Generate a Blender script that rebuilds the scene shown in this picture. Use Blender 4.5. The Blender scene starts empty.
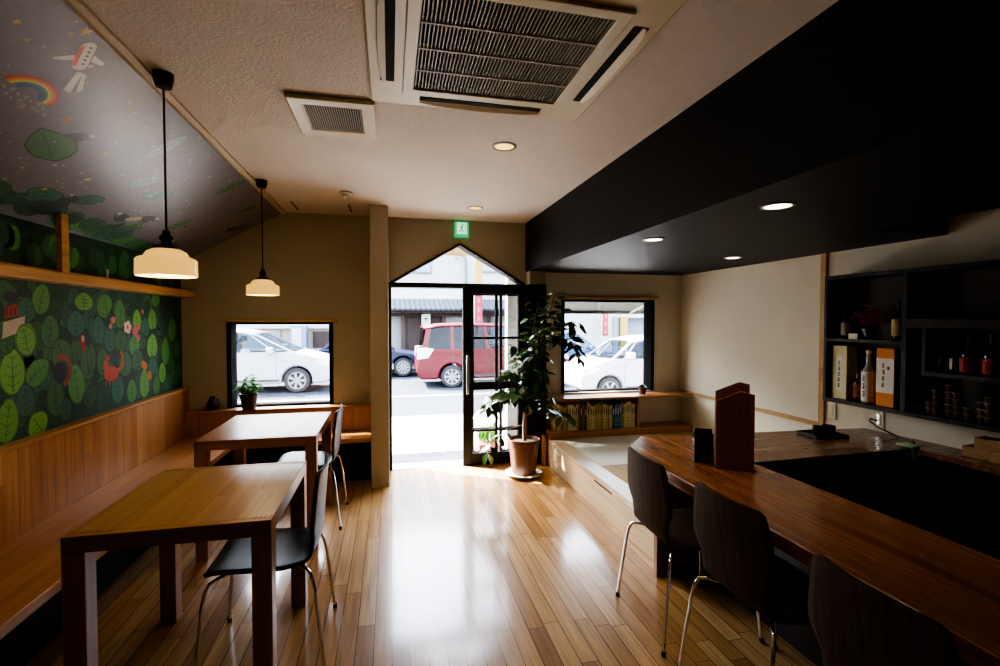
import bpy, bmesh, math, random
from mathutils import Vector, Matrix
random.seed(7)
R = math.radians
C = bpy.context.scene.collection
SC = bpy.context.scene

# ------------------------------------------------------------------ mesh helper
class MB:
    def __init__(s): s.v=[]; s.f=[]; s.mi=[]; s.fc=[]
    def poly(s, pts, m=0, col=None):
        b=len(s.v); s.v+= [tuple(p) for p in pts]; s.f.append(tuple(range(b,b+len(pts)))); s.mi.append(m); s.fc.append(col); return s
    def faces(s, pts, faces, m=0):
        b=len(s.v); s.v+=[tuple(p) for p in pts]
        for f in faces: s.f.append(tuple(i+b for i in f)); s.mi.append(m); s.fc.append(None)
        return s
    def box(s, x0,y0,z0,x1,y1,z1, m=0, M=None):
        p=[(x0,y0,z0),(x1,y0,z0),(x1,y1,z0),(x0,y1,z0),(x0,y0,z1),(x1,y0,z1),(x1,y1,z1),(x0,y1,z1)]
        if M is not None: p=[tuple(M@Vector(q)) for q in p]
        return s.faces(p,[(3,2,1,0),(4,5,6,7),(0,1,5,4),(1,2,6,5),(2,3,7,6),(3,0,4,7)],m)
    def prism(s, pts, ax, a, b, m=0, M=None):
        def P(p,t):
            q={'x':(t,p[0],p[1]),'y':(p[0],t,p[1]),'z':(p[0],p[1],t)}[ax]
            return tuple(M@Vector(q)) if M is not None else q
        n=len(pts); v=[P(p,a) for p in pts]+[P(p,b) for p in pts]
        f=[tuple(range(n-1,-1,-1)),tuple(range(n,2*n))]+[(i,(i+1)%n,n+(i+1)%n,n+i) for i in range(n)]
        return s.faces(v,f,m)
    def lathe(s, prof, n=24, o=(0,0,0), m=0, M=None, caps=True):
        v=[];f=[]
        for r,z in prof:
            for k in range(n):
                a=2*math.pi*k/n; p=Vector((r*math.cos(a),r*math.sin(a),z))
                if M is not None: p=M@p
                v.append((p.x+o[0],p.y+o[1],p.z+o[2]))
        for i in range(len(prof)-1):
            for k in range(n):
                k2=(k+1)%n; f.append((i*n+k,i*n+k2,(i+1)*n+k2,(i+1)*n+k))
        if caps and prof[0][0]>1e-5: f.append(tuple(range(n-1,-1,-1)))
        if caps and prof[-1][0]>1e-5: f.append(tuple((len(prof)-1)*n+k for k in range(n)))
        return s.faces(v,f,m)
    def tube(s, path, r, n=8, m=0):
        P=[Vector(p) for p in path]; rr=r if isinstance(r,(list,tuple)) else [r]*len(P)
        v=[];f=[]; up=None
        for i,p in enumerate(P):
            t=(P[min(i+1,len(P)-1)]-P[max(i-1,0)]).normalized()
            if up is None: up=Vector((0,0,1)) if abs(t.z)<.9 else Vector((1,0,0))
            a=t.cross(up).normalized(); b=a.cross(t).normalized(); up=b
            for k in range(n):
                w=2*math.pi*k/n; q=p+a*math.cos(w)*rr[i]+b*math.sin(w)*rr[i]; v.append(tuple(q))
        for i in range(len(P)-1):
            for k in range(n): f.append((i*n+k,i*n+(k+1)%n,(i+1)*n+(k+1)%n,(i+1)*n+k))
        f.append(tuple(range(n-1,-1,-1))); f.append(tuple((len(P)-1)*n+k for k in range(n)))
        return s.faces(v,f,m)

def ring(mb,o,i,z0,z1,m=0):
    q=lambda r,z:[(r[0],r[1],z),(r[2],r[1],z),(r[2],r[3],z),(r[0],r[3],z)]
    v=q(o,z0)+q(i,z0)+q(o,z1)+q(i,z1); f=[]
    for k in range(4):
        n=(k+1)%4; f+=[(k,n,4+n,4+k),(8+k,12+k,12+n,8+n),(k,8+k,8+n,n),(4+k,4+n,12+n,12+k)]
    return mb.faces(v,f,m)
def obj(name, mb, mats, parent=None, bevel=0, smooth=True, recalc=True, loc=None, rotz=0, solid=0, subd=0, ang=35):
    me=bpy.data.meshes.new(name); me.from_pydata(mb.v,[],mb.f)
    if not isinstance(mats,(list,tuple)): mats=[mats]
    for m in mats: me.materials.append(m)
    for p,i in zip(me.polygons,mb.mi): p.material_index=i
    if any(c is not None for c in mb.fc):
        ca=me.color_attributes.new('Col','FLOAT_COLOR','CORNER')
        for p,c in zip(me.polygons,mb.fc):
            for l in p.loop_indices: ca.data[l].color=(*(c or (0,0,0)),1)
    if recalc:
        bm=bmesh.new(); bm.from_mesh(me); bmesh.ops.recalc_face_normals(bm,faces=bm.faces); bm.to_mesh(me); bm.free()
    if smooth:
        me.shade_smooth(); me.set_sharp_from_angle(angle=R(ang))
    o=bpy.data.objects.new(name,me); C.objects.link(o)
    if solid:
        d=o.modifiers.new('solid','SOLIDIFY'); d.thickness=solid; d.offset=0
    if bevel:
        d=o.modifiers.new('bevel','BEVEL'); d.width=bevel; d.segments=2; d.limit_method='ANGLE'; d.angle_limit=R(40); d.harden_normals=False
    if subd:
        d=o.modifiers.new('sub','SUBSURF'); d.levels=subd; d.render_levels=subd
    if parent: o.parent=parent
    if loc: o.location=loc
    if rotz: o.rotation_euler=(0,0,rotz)
    return o
def tag(o,label,cat,group=None,kind=None):
    o['label']=label; o['category']=cat
    if group: o['group']=group
    if kind: o['kind']=kind
    return o
def thing(name,label,cat,loc=(0,0,0),rotz=0,group=None):
    o=bpy.data.objects.new(name,None); C.objects.link(o); o.location=loc; o.rotation_euler=(0,0,rotz); o.empty_display_size=.1
    return tag(o,label,cat,group)
def struct(name,mb,m,parent=None,**k):
    o=obj(name,mb,m,parent,**k); o['kind']='structure'; return o
def dup(root,loc,rotz=0,label=None):
    r=root.copy(); C.objects.link(r); r.location=loc; r.rotation_euler=(0,0,rotz)
    if label: r['label']=label
    for ch in list(root.children):
        c=ch.copy(); C.objects.link(c); c.parent=r
        for g in ch.children:
            d=g.copy(); C.objects.link(d); d.parent=c
    return r

# ------------------------------------------------------------------ materials
def base(name):
    m=bpy.data.materials.new(name); m.use_nodes=True; nt=m.node_tree
    return m,nt,nt.nodes,nt.links,nt.nodes['Principled BSDF']
def plain(name,col,rough=.5,metal=0,spec=.5,noise=0,nscale=20,bump=0,bscale=80,emit=0,ecol=None,coat=0,trans=0):
    m,nt,N,L,b=base(name)
    b.inputs['Base Color'].default_value=(*col,1); b.inputs['Roughness'].default_value=rough; b.inputs['Metallic'].default_value=metal
    b.inputs['Specular IOR Level'].default_value=spec; b.inputs['Coat Weight'].default_value=coat
    if trans: b.inputs['Transmission Weight'].default_value=trans
    if emit:
        b.inputs['Emission Strength'].default_value=emit; b.inputs['Emission Color'].default_value=(*(ecol or col),1)
    tc=N.new('ShaderNodeTexCoord')
    if noise:
        n=N.new('ShaderNodeTexNoise'); n.inputs['Scale'].default_value=nscale; n.inputs['Detail'].default_value=4
        L.new(tc.outputs['Object'],n.inputs['Vector'])
        mx=N.new('ShaderNodeMix'); mx.data_type='RGBA'
        L.new(n.outputs['Fac'],mx.inputs[0])
        mx.inputs[6].default_value=(*[c*(1-noise) for c in col],1); mx.inputs[7].default_value=(*[min(1,c*(1+noise)) for c in col],1)
        L.new(mx.outputs[2],b.inputs['Base Color'])
    if bump:
        n=N.new('ShaderNodeTexNoise'); n.inputs['Scale'].default_value=bscale; n.inputs['Detail'].default_value=5
        L.new(tc.outputs['Object'],n.inputs['Vector'])
        bp=N.new('ShaderNodeBump'); bp.inputs['Strength'].default_value=bump; bp.inputs['Distance'].default_value=.01
        L.new(n.outputs['Fac'],bp.inputs['Height']); L.new(bp.outputs['Normal'],b.inputs['Normal'])
    return m
def wood(name,cols,across='X',along='Y',pw=.078,pl=.9,rough=.35,gap=.0012,grain=.35,coat=0,bump=.15,gapdark=.35,spec=.5,gsc=1.0):
    """planks / staves of width pw and length pl, colour picked per plank, streaky grain along them"""
    m,nt,N,L,b=base(name)
    tc=N.new('ShaderNodeTexCoord'); sp=N.new('ShaderNodeSeparateXYZ'); L.new(tc.outputs['Object'],sp.inputs[0])
    third=[a for a in 'XYZ' if a not in (across,along)][0]
    def mth(op,a,bb=None,c=None):
        n=N.new('ShaderNodeMath'); n.operation=op
        for i,x in enumerate((a,bb,c)):
            if x is None: continue
            if isinstance(x,(int,float)): n.inputs[i].default_value=x
            else: L.new(x,n.inputs[i])
        return n.outputs[0]
    u=mth('DIVIDE',sp.outputs[across],pw); iu=mth('FLOOR',u); fu=mth('SUBTRACT',u,iu)
    wn=N.new('ShaderNodeTexWhiteNoise'); wn.noise_dimensions='1D'; L.new(iu,wn.inputs['W'])
    v=mth('ADD',mth('DIVIDE',sp.outputs[along],pl),mth('MULTIPLY',wn.outputs['Value'],7.3)); iv=mth('FLOOR',v); fv=mth('SUBTRACT',v,iv)
    cb=N.new('ShaderNodeCombineXYZ'); L.new(iu,cb.inputs[0]); L.new(iv,cb.inputs[1])
    w2=N.new('ShaderNodeTexWhiteNoise'); w2.noise_dimensions='2D'; L.new(cb.outputs[0],w2.inputs['Vector'])
    rp=N.new('ShaderNodeValToRGB'); L.new(w2.outputs['Value'],rp.inputs[0])
    el=rp.color_ramp.elements
    for i,c in enumerate(cols):
        pos=i/(len(cols)-1)
        e=el[0] if i==0 else (el[len(el)-1] if i==len(cols)-1 else el.new(pos))
        e.position=pos; e.color=(*c,1)
    # grain
    g=N.new('ShaderNodeCombineXYZ')
    L.new(mth('ADD',mth('MULTIPLY',sp.outputs[across],55*gsc),mth('MULTIPLY',w2.outputs['Value'],50)),g.inputs[0])
    L.new(mth('MULTIPLY',sp.outputs[along],2.2*gsc),g.inputs[1]); L.new(mth('MULTIPLY',sp.outputs[third],55*gsc),g.inputs[2])
    nz=N.new('ShaderNodeTexNoise'); nz.inputs['Scale'].default_value=1; nz.inputs['Detail'].default_value=6; nz.inputs['Distortion'].default_value=.6
    L.new(g.outputs[0],nz.inputs['Vector'])
    gm=N.new('ShaderNodeMapRange'); gm.inputs[1].default_value=.3; gm.inputs[2].default_value=.7; gm.inputs[3].default_value=1-grain; gm.inputs[4].default_value=1+grain*.45
    L.new(nz.outputs['Fac'],gm.inputs[0])
    mul=N.new('ShaderNodeMix'); mul.data_type='RGBA'; mul.blend_type='MULTIPLY'; mul.inputs[0].default_value=1
    L.new(rp.outputs['Color'],mul.inputs[6]); L.new(gm.outputs[0],mul.inputs[7])
    out=mul.outputs[2]
    if gap:
        ga=mth('LESS_THAN',mth('MINIMUM',fu,mth('SUBTRACT',1,fu)),gap/pw); gb=mth('LESS_THAN',mth('MINIMUM',fv,mth('SUBTRACT',1,fv)),gap*.8/pl)
        gg=mth('MAXIMUM',ga,gb)
        mg=N.new('ShaderNodeMix'); mg.data_type='RGBA'; mg.blend_type='MULTIPLY'
        L.new(gg,mg.inputs[0]); L.new(out,mg.inputs[6]); mg.inputs[7].default_value=(gapdark,gapdark*.85,gapdark*.75,1); out=mg.outputs[2]
    L.new(out,b.inputs['Base Color'])
    rr=N.new('ShaderNodeMapRange'); rr.inputs[3].default_value=rough*.8; rr.inputs[4].default_value=rough*1.25; L.new(nz.outputs['Fac'],rr.inputs[0]); L.new(rr.outputs[0],b.inputs['Roughness'])
    b.inputs['Coat Weight'].default_value=coat; b.inputs['Coat Roughness'].default_value=.12; b.inputs['Specular IOR Level'].default_value=spec
    if bump:
        bp=N.new('ShaderNodeBump'); bp.inputs['Strength'].default_value=bump; bp.inputs['Distance'].default_value=.002
        L.new(nz.outputs['Fac'],bp.inputs['Height']); L.new(bp.outputs['Normal'],b.inputs['Normal'])
    return m
def glassm(name,tint=(1,1,1),refl=.06,rough=0,top=.7):
    m=bpy.data.materials.new(name); m.use_nodes=True; nt=m.node_tree; N=nt.nodes; L=nt.links; N.clear()
    o=N.new('ShaderNodeOutputMaterial'); mx=N.new('ShaderNodeMixShader'); t=N.new('ShaderNodeBsdfTransparent'); g=N.new('ShaderNodeBsdfGlossy')
    t.inputs[0].default_value=(*tint,1); g.inputs['Roughness'].default_value=rough
    fr=N.new('ShaderNodeLayerWeight'); fr.inputs[0].default_value=.25
    mr=N.new('ShaderNodeMapRange'); mr.inputs[3].default_value=refl; mr.inputs[4].default_value=top; L.new(fr.outputs['Fresnel'],mr.inputs[0])
    L.new(mr.outputs[0],mx.inputs[0]); L.new(t.outputs[0],mx.inputs[1]); L.new(g.outputs[0],mx.inputs[2]); L.new(mx.outputs[0],o.inputs[0])
    return m
def vcol(name,rough=.75):
    m,nt,N,L,b=base(name); a=N.new('ShaderNodeAttribute'); a.attribute_name='Col'
    tc=N.new('ShaderNodeTexCoord'); n=N.new('ShaderNodeTexNoise'); n.inputs['Scale'].default_value=30; n.inputs['Detail'].default_value=4; L.new(tc.outputs['Object'],n.inputs['Vector'])
    mr=N.new('ShaderNodeMapRange'); mr.inputs[3].default_value=.8; mr.inputs[4].default_value=1.2; L.new(n.outputs['Fac'],mr.inputs[0])
    mx=N.new('ShaderNodeMix'); mx.data_type='RGBA'; mx.blend_type='MULTIPLY'; mx.inputs[0].default_value=1; L.new(a.outputs['Color'],mx.inputs[6]); L.new(mr.outputs[0],mx.inputs[7])
    L.new(mx.outputs[2],b.inputs['Base Color']); b.inputs['Roughness'].default_value=rough; return m

M={}
M['floor']=wood('floor_planks',[(.33,.16,.058),(.52,.30,.12),(.58,.365,.16),(.46,.25,.09),(.42,.215,.07),(.61,.40,.19)],'X','Y',.078,.95,.30,.0022,.32,coat=.75,bump=.1,gapdark=.22)
M['table']=wood('table_oak',[(.43,.23,.105),(.47,.26,.125),(.40,.21,.09),(.50,.285,.14)],'X','Y',.05,.9,.30,.0003,.18,coat=.1,bump=.1,gapdark=.7)
M['tableX']=wood('table_oak_rail',[(.40,.19,.075),(.47,.235,.10)],'Z','X',.06,1.2,.36,0,.28,bump=.1)
M['tableZ']=wood('table_oak_leg',[(.40,.185,.072),(.46,.225,.095)],'X','Z',.045,1.4,.36,0,.28,bump=.1)
M['counter']=wood('counter_wood',[(.27,.095,.03),(.36,.14,.048),(.22,.075,.024),(.38,.16,.06),(.31,.12,.042)],'X','Y',.045,.8,.26,.0002,.2,coat=.25,bump=.02,gapdark=.7)
M['counterX']=wood('counter_wood_return',[(.22,.085,.032),(.27,.11,.045),(.19,.072,.027)],'Y','X',.08,.9,.26,.0003,.25,coat=.25,bump=.02,gapdark=.7)
M['dado']=wood('dado_boards',[(.42,.19,.065),(.56,.28,.105),(.47,.22,.08),(.60,.32,.13)],'Y','Z',.085,3,.42,.0012,.28,bump=.1,gapdark=.45)
M['dadoX']=wood('dado_boards_front',[(.42,.19,.065),(.52,.26,.10),(.46,.215,.08)],'X','Z',.085,3,.42,.0012,.28,bump=.1,gapdark=.45)
M['bench']=wood('bench_boards',[(.42,.19,.07),(.52,.26,.1),(.46,.22,.08)],'X','Y',.115,1.6,.35,.0006,.28,coat=.1,bump=.1,gapdark=.6)
M['benchX']=wood('bench_boards_front',[(.42,.19,.07),(.52,.26,.1),(.46,.22,.08)],'Y','X',.115,1.6,.35,.0006,.28,coat=.1,bump=.1,gapdark=.6)
M['rail']=wood('rail_wood',[(.55,.29,.11),(.60,.33,.13)],'Z','Y',.2,3,.45,0,.28,bump=.1)
M['ledge']=wood('ledge_wood',[(.42,.19,.075),(.48,.23,.09)],'Y','X',.15,2.4,.3,0,.3,bump=.1)
M['pale']=wood('pale_pine',[(.76,.58,.35),(.82,.65,.42)],'Z','Y',.3,2.2,.42,0,.22,bump=.1)
M['paleX']=wood('pale_pine_x',[(.62,.42,.2),(.68,.47,.24)],'Z','X',.3,2.2,.42,0,.22,bump=.1)
M['step']=wood('step_edge',[(.58,.44,.27),(.62,.48,.31)],'X','Y',.12,2.2,.3,0,.22,bump=.1)
M['strip']=wood('light_strip',[(.50,.31,.14),(.55,.36,.17)],'Z','X',.1,2,.45,0,.2,bump=.05)
M['dark']=wood('dark_veneer',[(.085,.054,.037),(.10,.064,.044)],'X','Z',.4,4,.6,0,.55,spec=.10,bump=.15)
M['darkblk']=wood('black_veneer',[(.016,.014,.013),(.02,.018,.016)],'X','Z',.4,4,.42,0,.4,bump=.12,spec=.35)
M['redwood']=wood('menu_board_wood',[(.27,.095,.05),(.30,.11,.055)],'Y','Z',.3,3,.4,0,.3,bump=.08)
M['pine']=wood('masu_wood',[(.55,.33,.15),(.6,.37,.18)],'Z','X',.1,2,.5,0,.2)
M['ceil']=plain('ceiling_plaster',(.66,.60,.54),.9,bump=.55,bscale=80,noise=.06)
M['wall']=plain('beige_plaster',(.46,.41,.32),.9,bump=.15,bscale=120,noise=.05,nscale=6)
M['wallw']=plain('cream_plaster',(.74,.69,.58),.9,bump=.12,bscale=140,noise=.04,nscale=6)
M['soffit']=plain('black_cloth_paper',(.007,.0065,.007),.5,bump=.35,bscale=160,spec=.25)
M['black']=plain('black_paint',(.009,.0085,.008),.55,spec=.2,bump=.05)
M['matt']=plain('matt_black_frame',(.006,.006,.006),.9,spec=.05,noise=.1)
M['shelfblk']=plain('shelf_black_stain',(.016,.015,.019),.5,spec=.35,bump=.05)
M['blackm']=plain('black_metal',(.012,.011,.011),.35,metal=.3,bump=.02)
M['blackp']=plain('black_plastic',(.012,.011,.011),.35,noise=.1)
M['chrome']=plain('chrome',(.75,.75,.75),.12,1,noise=.02)
M['steel']=plain('brushed_steel',(.6,.58,.55),.3,1,noise=.04,nscale=60)
M['acwhite']=plain('aged_ac_plastic',(.58,.50,.33),.45,noise=.05,nscale=8)
M['acgrille']=plain('ac_grille_plastic',(.30,.265,.19),.5,noise=.05)
M['void']=plain('dark_void',(.006,.006,.006),.9,noise=.1)
M['ventw']=plain('vent_plastic',(.62,.55,.39),.4,noise=.04)
M['shade']=plain('opal_glass',(.74,.52,.22),.25,emit=.5,ecol=(1,.60,.15),noise=.04,nscale=5,coat=.4)
M['shade_lit']=plain('opal_glass_lit',(.95,.85,.6),.3,emit=3.2,ecol=(1,.82,.48),noise=.03)
M['bulb']=plain('bulb',(1,.9,.7),.3,emit=5,ecol=(1,.86,.6),noise=.02)
M['lampwarm']=plain('downlight_lamp_warm',(.62,.46,.16),.3,emit=.95,ecol=(1,.60,.11),noise=.05,nscale=60)
M['lampwhite']=plain('downlight_lamp_white',(1,.93,.8),.3,emit=5,ecol=(1,.9,.72),noise=.02)
M['gold']=plain('reflector_gold',(.55,.40,.16),.3,.8,noise=.05)
M['leaf']=plain('ficus_leaf',(.040,.105,.032),.28,noise=.5,nscale=9,coat=.3)
M['leafl']=plain('ficus_leaf_light',(.085,.17,.045),.32,noise=.4,nscale=9,coat=.3)
M['bark']=plain('bark',(.25,.17,.10),.8,bump=.4,bscale=60,noise=.25)
M['terra']=plain('brown_pot',(.14,.055,.03),.4,noise=.15,nscale=6)
M['soil']=plain('soil',(.03,.022,.016),.95,bump=.8,bscale=50,noise=.4)
M['saucer']=plain('grey_saucer',(.42,.38,.34),.5,noise=.1)
M['herb']=plain('herb_leaf',(.07,.25,.03),.7,spec=.12,noise=.4,nscale=20)
M['glass']=glassm('window_glass')
M['paper']=plain('paper_white',(.80,.76,.66),.8,noise=.04)
M['cream']=plain('box_cream',(.72,.66,.40),.7,noise=.05)
M['orange']=plain('box_orange',(.72,.24,.03),.6,noise=.05)
M['ink']=plain('ink',(.03,.028,.03),.7,noise=.1)
M['inkred']=plain('ink_red',(.5,.04,.03),.7,noise=.1)
M['brownglass']=plain('brown_bottle_glass',(.035,.012,.006),.08,noise=.1,coat=.5)
M['greenglass']=plain('dark_green_bottle_glass',(.008,.014,.008),.08,noise=.1,coat=.5)
M['paleglass']=plain('pale_bottle_glass',(.35,.42,.45),.1,noise=.05,coat=.5)
M['labelred']=plain('label_red',(.42,.035,.035),.55,noise=.1)
M['labelgreen']=plain('label_green',(.05,.16,.08),.55,noise=.1)
M['cup']=plain('cup_ceramic',(.16,.09,.06),.35,noise=.3,nscale=30)
M['cupw']=plain('cup_ceramic_rim',(.45,.38,.31),.3,noise=.1)
M['purple']=plain('purple_petal',(.55,.05,.26),.6,noise=.5,nscale=60)
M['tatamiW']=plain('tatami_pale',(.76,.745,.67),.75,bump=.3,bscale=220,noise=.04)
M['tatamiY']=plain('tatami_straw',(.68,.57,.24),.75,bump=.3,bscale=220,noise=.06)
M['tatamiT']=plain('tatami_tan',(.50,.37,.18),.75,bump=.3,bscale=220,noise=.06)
M['towel']=plain('green_towel',(.50,.64,.44),.95,bump=.6,bscale=150,noise=.12)
M['exitg']=plain('exit_green',(.02,.35,.14),.5,emit=.5,ecol=(.03,.5,.2),noise=.05)
M['exitw']=plain('exit_white',(.7,.85,.75),.5,emit=.55,ecol=(.7,.95,.8),noise=.03)
M['outlet']=plain('outlet_plastic',(.66,.60,.48),.4,noise=.03)
M['mural']=vcol('mural_paint',.55); M['muralsky']=vcol('mural_paint_satin',.38)
M['slate']=plain('smoky_plastic',(.02,.02,.022),.15,noise=.1,coat=.5)

# ------------------------------------------------------------------ room shell
XL,XR,YF,YB,ZC=-1.78,3.13,4.72,-2.6,2.43
SE=-.935                 # where the slope meets the flat ceiling
SX,SZ=1.348,1.94          # black dropped ceiling: left edge, underside
b=MB(); b.box(XL-.2,YB-.2,-.12,XR+.2,YF+.02,0); struct('floor',b,M['floor'])
b=MB(); b.box(SE,YB-.2,ZC,SX+.05,YF+.15,ZC+.1); struct('ceiling',b,M['ceil'])
# left wall and the slope above it
b=MB(); b.box(XL-.15,YB,0,XL,YF,1.96); struct('wall_left',b,plain('mural_ground_wall',(.05,.09,.06),.8,bump=.05,noise=.2))
b=MB(); b.prism([(XL-.15,1.95),(XL,1.95),(SE,ZC),(SE,ZC+.1),(XL-.15,2.05)],'y',YB,YF); struct('ceiling_slope',b,plain('slope_paint',(.16,.15,.17),.7,bump=.15,bscale=90,noise=.1,nscale=4))
b=MB(); b.prism([(SE-.022,ZC-.016),(SE,ZC-.022),(SE+.022,ZC-.014),(SE+.022,ZC-.001),(SE,ZC-.001)],'y',YB,YF-.002); struct('trim_1',b,plain('slope_trim',(.50,.40,.27),.6,noise=.06))
# front wall, cut round the windows and door (prisms in x-z, thickness in y)
T0,T1=YF,YF+.16
def fw(pts,m=M['wall']): 
    return pts
b=MB()
W1=(-1.42,-.52,.66,1.43); W2=(1.735,2.80,.685,1.665)
DX0,DX1,DZ,APX,APZ=.01,1.34,1.80,.675,2.205
b.box(XL,T0,0,W1[0],T1,1.9); b.box(W1[0],T0,0,W1[1],T1,W1[2]); b.box(W1[0],T0,W1[3],W1[1],T1,1.9); b.box(W1[1],T0,0,DX0-.03,T1,1.9)
b.prism([(XL,1.9),(DX0-.03,1.9),(DX0-.03,ZC+.05),(SE,ZC+.05),(XL,2.0)],'y',T0,T1)
b.prism([(DX0-.03,DZ),(APX,APZ),(APX,ZC),(DX0-.03,ZC)],'y',T0,T1); b.prism([(APX,APZ),(DX1+.02,DZ),(DX1+.02,ZC),(APX,ZC)],'y',T0,T1)
struct('wall_front',b,M['wall'],smooth=False)
b=MB(); b.box(DX1+.02,T0-.10,0,1.53,T1,ZC); struct('wall_door_side',b,M['wall'],bevel=.004)
b=MB(); x=1.53
b.box(x,T0,0,W2[0],T1,2.0); b.box(W2[0],T0,0,W2[1],T1,W2[2]); b.box(W2[0],T0,W2[3],W2[1],T1,2.0); b.box(W2[1],T0,0,XR,T1,2.0)
struct('wall_front.001',b,M['wallw'],smooth=False)
b=MB(); b.box(XR,YB,0,XR+.15,T1,2.5); struct('wall_right',b,M['wallw'])
b=MB(); b.box(XL-.15,YB-.15,0,XR+.15,YB,2.6); struct('wall_back',b,M['wallw'])
b=MB(); b.box(-.165,4.25,0,-.012,T0,ZC); struct('wall_partition',b,plain('stub_plaster',(.52,.45,.34),.85,bump=.12,bscale=120,noise=.04),bevel=.004)
# black dropped ceiling over the counter with a raised recess above the kitchen
b=MB()
b.box(SX,2.13,SZ,XR,T0,2.5); b.box(SX,YB,SZ,2.6,2.13,2.5); b.box(2.6,YB,2.09,XR,2.13,2.5)
struct('ceiling_soffit',b,M['soffit'],smooth=False)
# thin rail and post on the right wall
b=MB(); b.box(XR-.016,2.95,.655,XR-.001,T0,.685); struct('trim_2',b,M['strip'])
b=MB(); b.box(XR-.02,2.90,.60,XR-.001,2.945,SZ); struct('trim_3',b,M['strip'])
# access hatch seams on the ceiling
b=MB(); b.box(-.80,4.28,ZC-.002,-.78,4.58,ZC-.0005); b.box(-.345,4.28,ZC-.002,-.325,4.58,ZC-.0005); struct('trim_4',b,plain('hatch_seam',(.22,.17,.12),.8,noise=.1))

# ------------------------------------------------------------------ windows and door
def window(name,w,pel,extra=0):
    x0,x1,z0,z1=w; e=thing(name,'','window',(0,0,0)); del e['label'],e['category']; e['kind']='structure'
    b=MB(); t=.035
    b.box(x0,T0-.012,z0,x0+t,T1,z1); b.box(x1-t,T0-.012,z0,x1,T1,z1); b.box(x0+t,T0-.012,z1-t*.6,x1-t,T1,z1); b.box(x0+t,T0+.05,z0,x1-t,T1,z0+.012)
    obj('window_frame',b,M['matt'],e,bevel=.003)
    b=MB(); b.box(x0+t,T0+.10,z0+.012,x1-t,T0+.106,z1-t*.6); obj('window_pane',b,M['glass'],e,smooth=False)
    b=MB(); b.box(x0-pel,T0-.035,z1+.002,x1+pel,T0-.001,z1+.030); obj('window_trim',b,M['strip'],e,bevel=.004)
    return e
window('window_1',W1,.045); window('window_2',W2,.045)
e=thing('window_3','','window'); del e['label'],e['category']; e['kind']='structure'
b=MB()
def band(p,q,t,y0,y1):
    d=Vector((q[0]-p[0],q[1]-p[1])).normalized(); n=Vector((-d.y,d.x))*t/2
    b.prism([(p[0]+n.x,p[1]+n.y),(q[0]+n.x,q[1]+n.y),(q[0]-n.x,q[1]-n.y),(p[0]-n.x,p[1]-n.y)],'y',y0,y1)
band((DX0,DZ+.01),(APX,APZ-.008),.018,T0-.012,T1); band((APX,APZ-.008),(DX1,DZ+.01),.018,T0-.012,T1)
obj('window_frame',b,M['black'],e)
b=MB(); b.prism([(DX0+.03,DZ+.02),(DX1-.03,DZ+.02),(APX,APZ-.03)],'y',T0+.08,T0+.086); obj('window_pane',b,M['glass'],e,smooth=False)
b=MB(); b.prism([(DX0+.01,DZ+.028),(APX,APZ+.012),(DX1-.01,DZ+.028),(DX1+.01,DZ+.028),(APX,APZ+.028),(DX0-.01,DZ+.028)],'y',T0-.008,T0-.0005); obj('window_trim',b,M['strip'],e,smooth=False)
# sliding door
e=thing('door_1','','door'); del e['label'],e['category']; e['kind']='structure'
b=MB(); b.box(DX0-.03,T0-.012,0,DX0+.005,T1,DZ+.012); b.box(DX0+.005,T0-.012,DZ-.035,DX1,T1,DZ+.012); b.box(DX1-.015,T0-.115,0,1.535,T0-.1,DZ+.005); b.box(DX1,T0-.10,0,DX1+.02,T1,DZ)
obj('door_frame',b,M['black'],e,bevel=.003)
def leaf(x0,x1,y0,y1,z0,z1,mulls):
    b=MB(); st=.085
    b.box(x0,y0,z0,x0+st,y1,z1); b.box(x1-.06,y0,z0,x1,y1,z1); b.box(x0+st,y0,z1-.085,x1-.06,y1,z1); b.box(x0+st,y0,z0,x1-.06,y1,z0+.115)
    o=obj('door_leaf',b,M['black'],e,bevel=.003)
    b=MB()
    for mx in mulls: b.box(mx-.013,y0+.006,z0+.115,mx+.013,y1-.006,z1-.085)
    for z in (.345,.80,1.27): b.box(x0+st,y0+.008,z-(.045 if z==.80 else .011),x1-.06,y1-.008,z+(.03 if z==.80 else .011))
    obj('muntin',b,M['black'],o)
    b=MB(); b.box(x0+st,(y0+y1)/2-.002,z0+.115,x1-.06,(y0+y1)/2+.002,z1-.085); obj('door_pane',b,M['glass'],o,smooth=False)
    return o
o=leaf(.70,1.325,T0-.035,T0+.005,.004,DZ-.005,[1.04])
b=MB(); b.box(.728,T0-.075,.72,.755,T0-.060,1.10); b.box(.733,T0-.06,.75,.748,T0-.035,.77); b.box(.733,T0-.06,1.05,.748,T0-.035,1.07); obj('door_handle',b,M['steel'],o,bevel=.004)['label']='brushed steel bar handle'
o=leaf(.735,1.335,T0+.03,T0+.07,.004,DZ-.02,[1.10])
b=MB(); b.box(DX0-.02,T0-.01,-.05,DX1,T1+.03,.004); obj('threshold',b,M['steel'],e)

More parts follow.
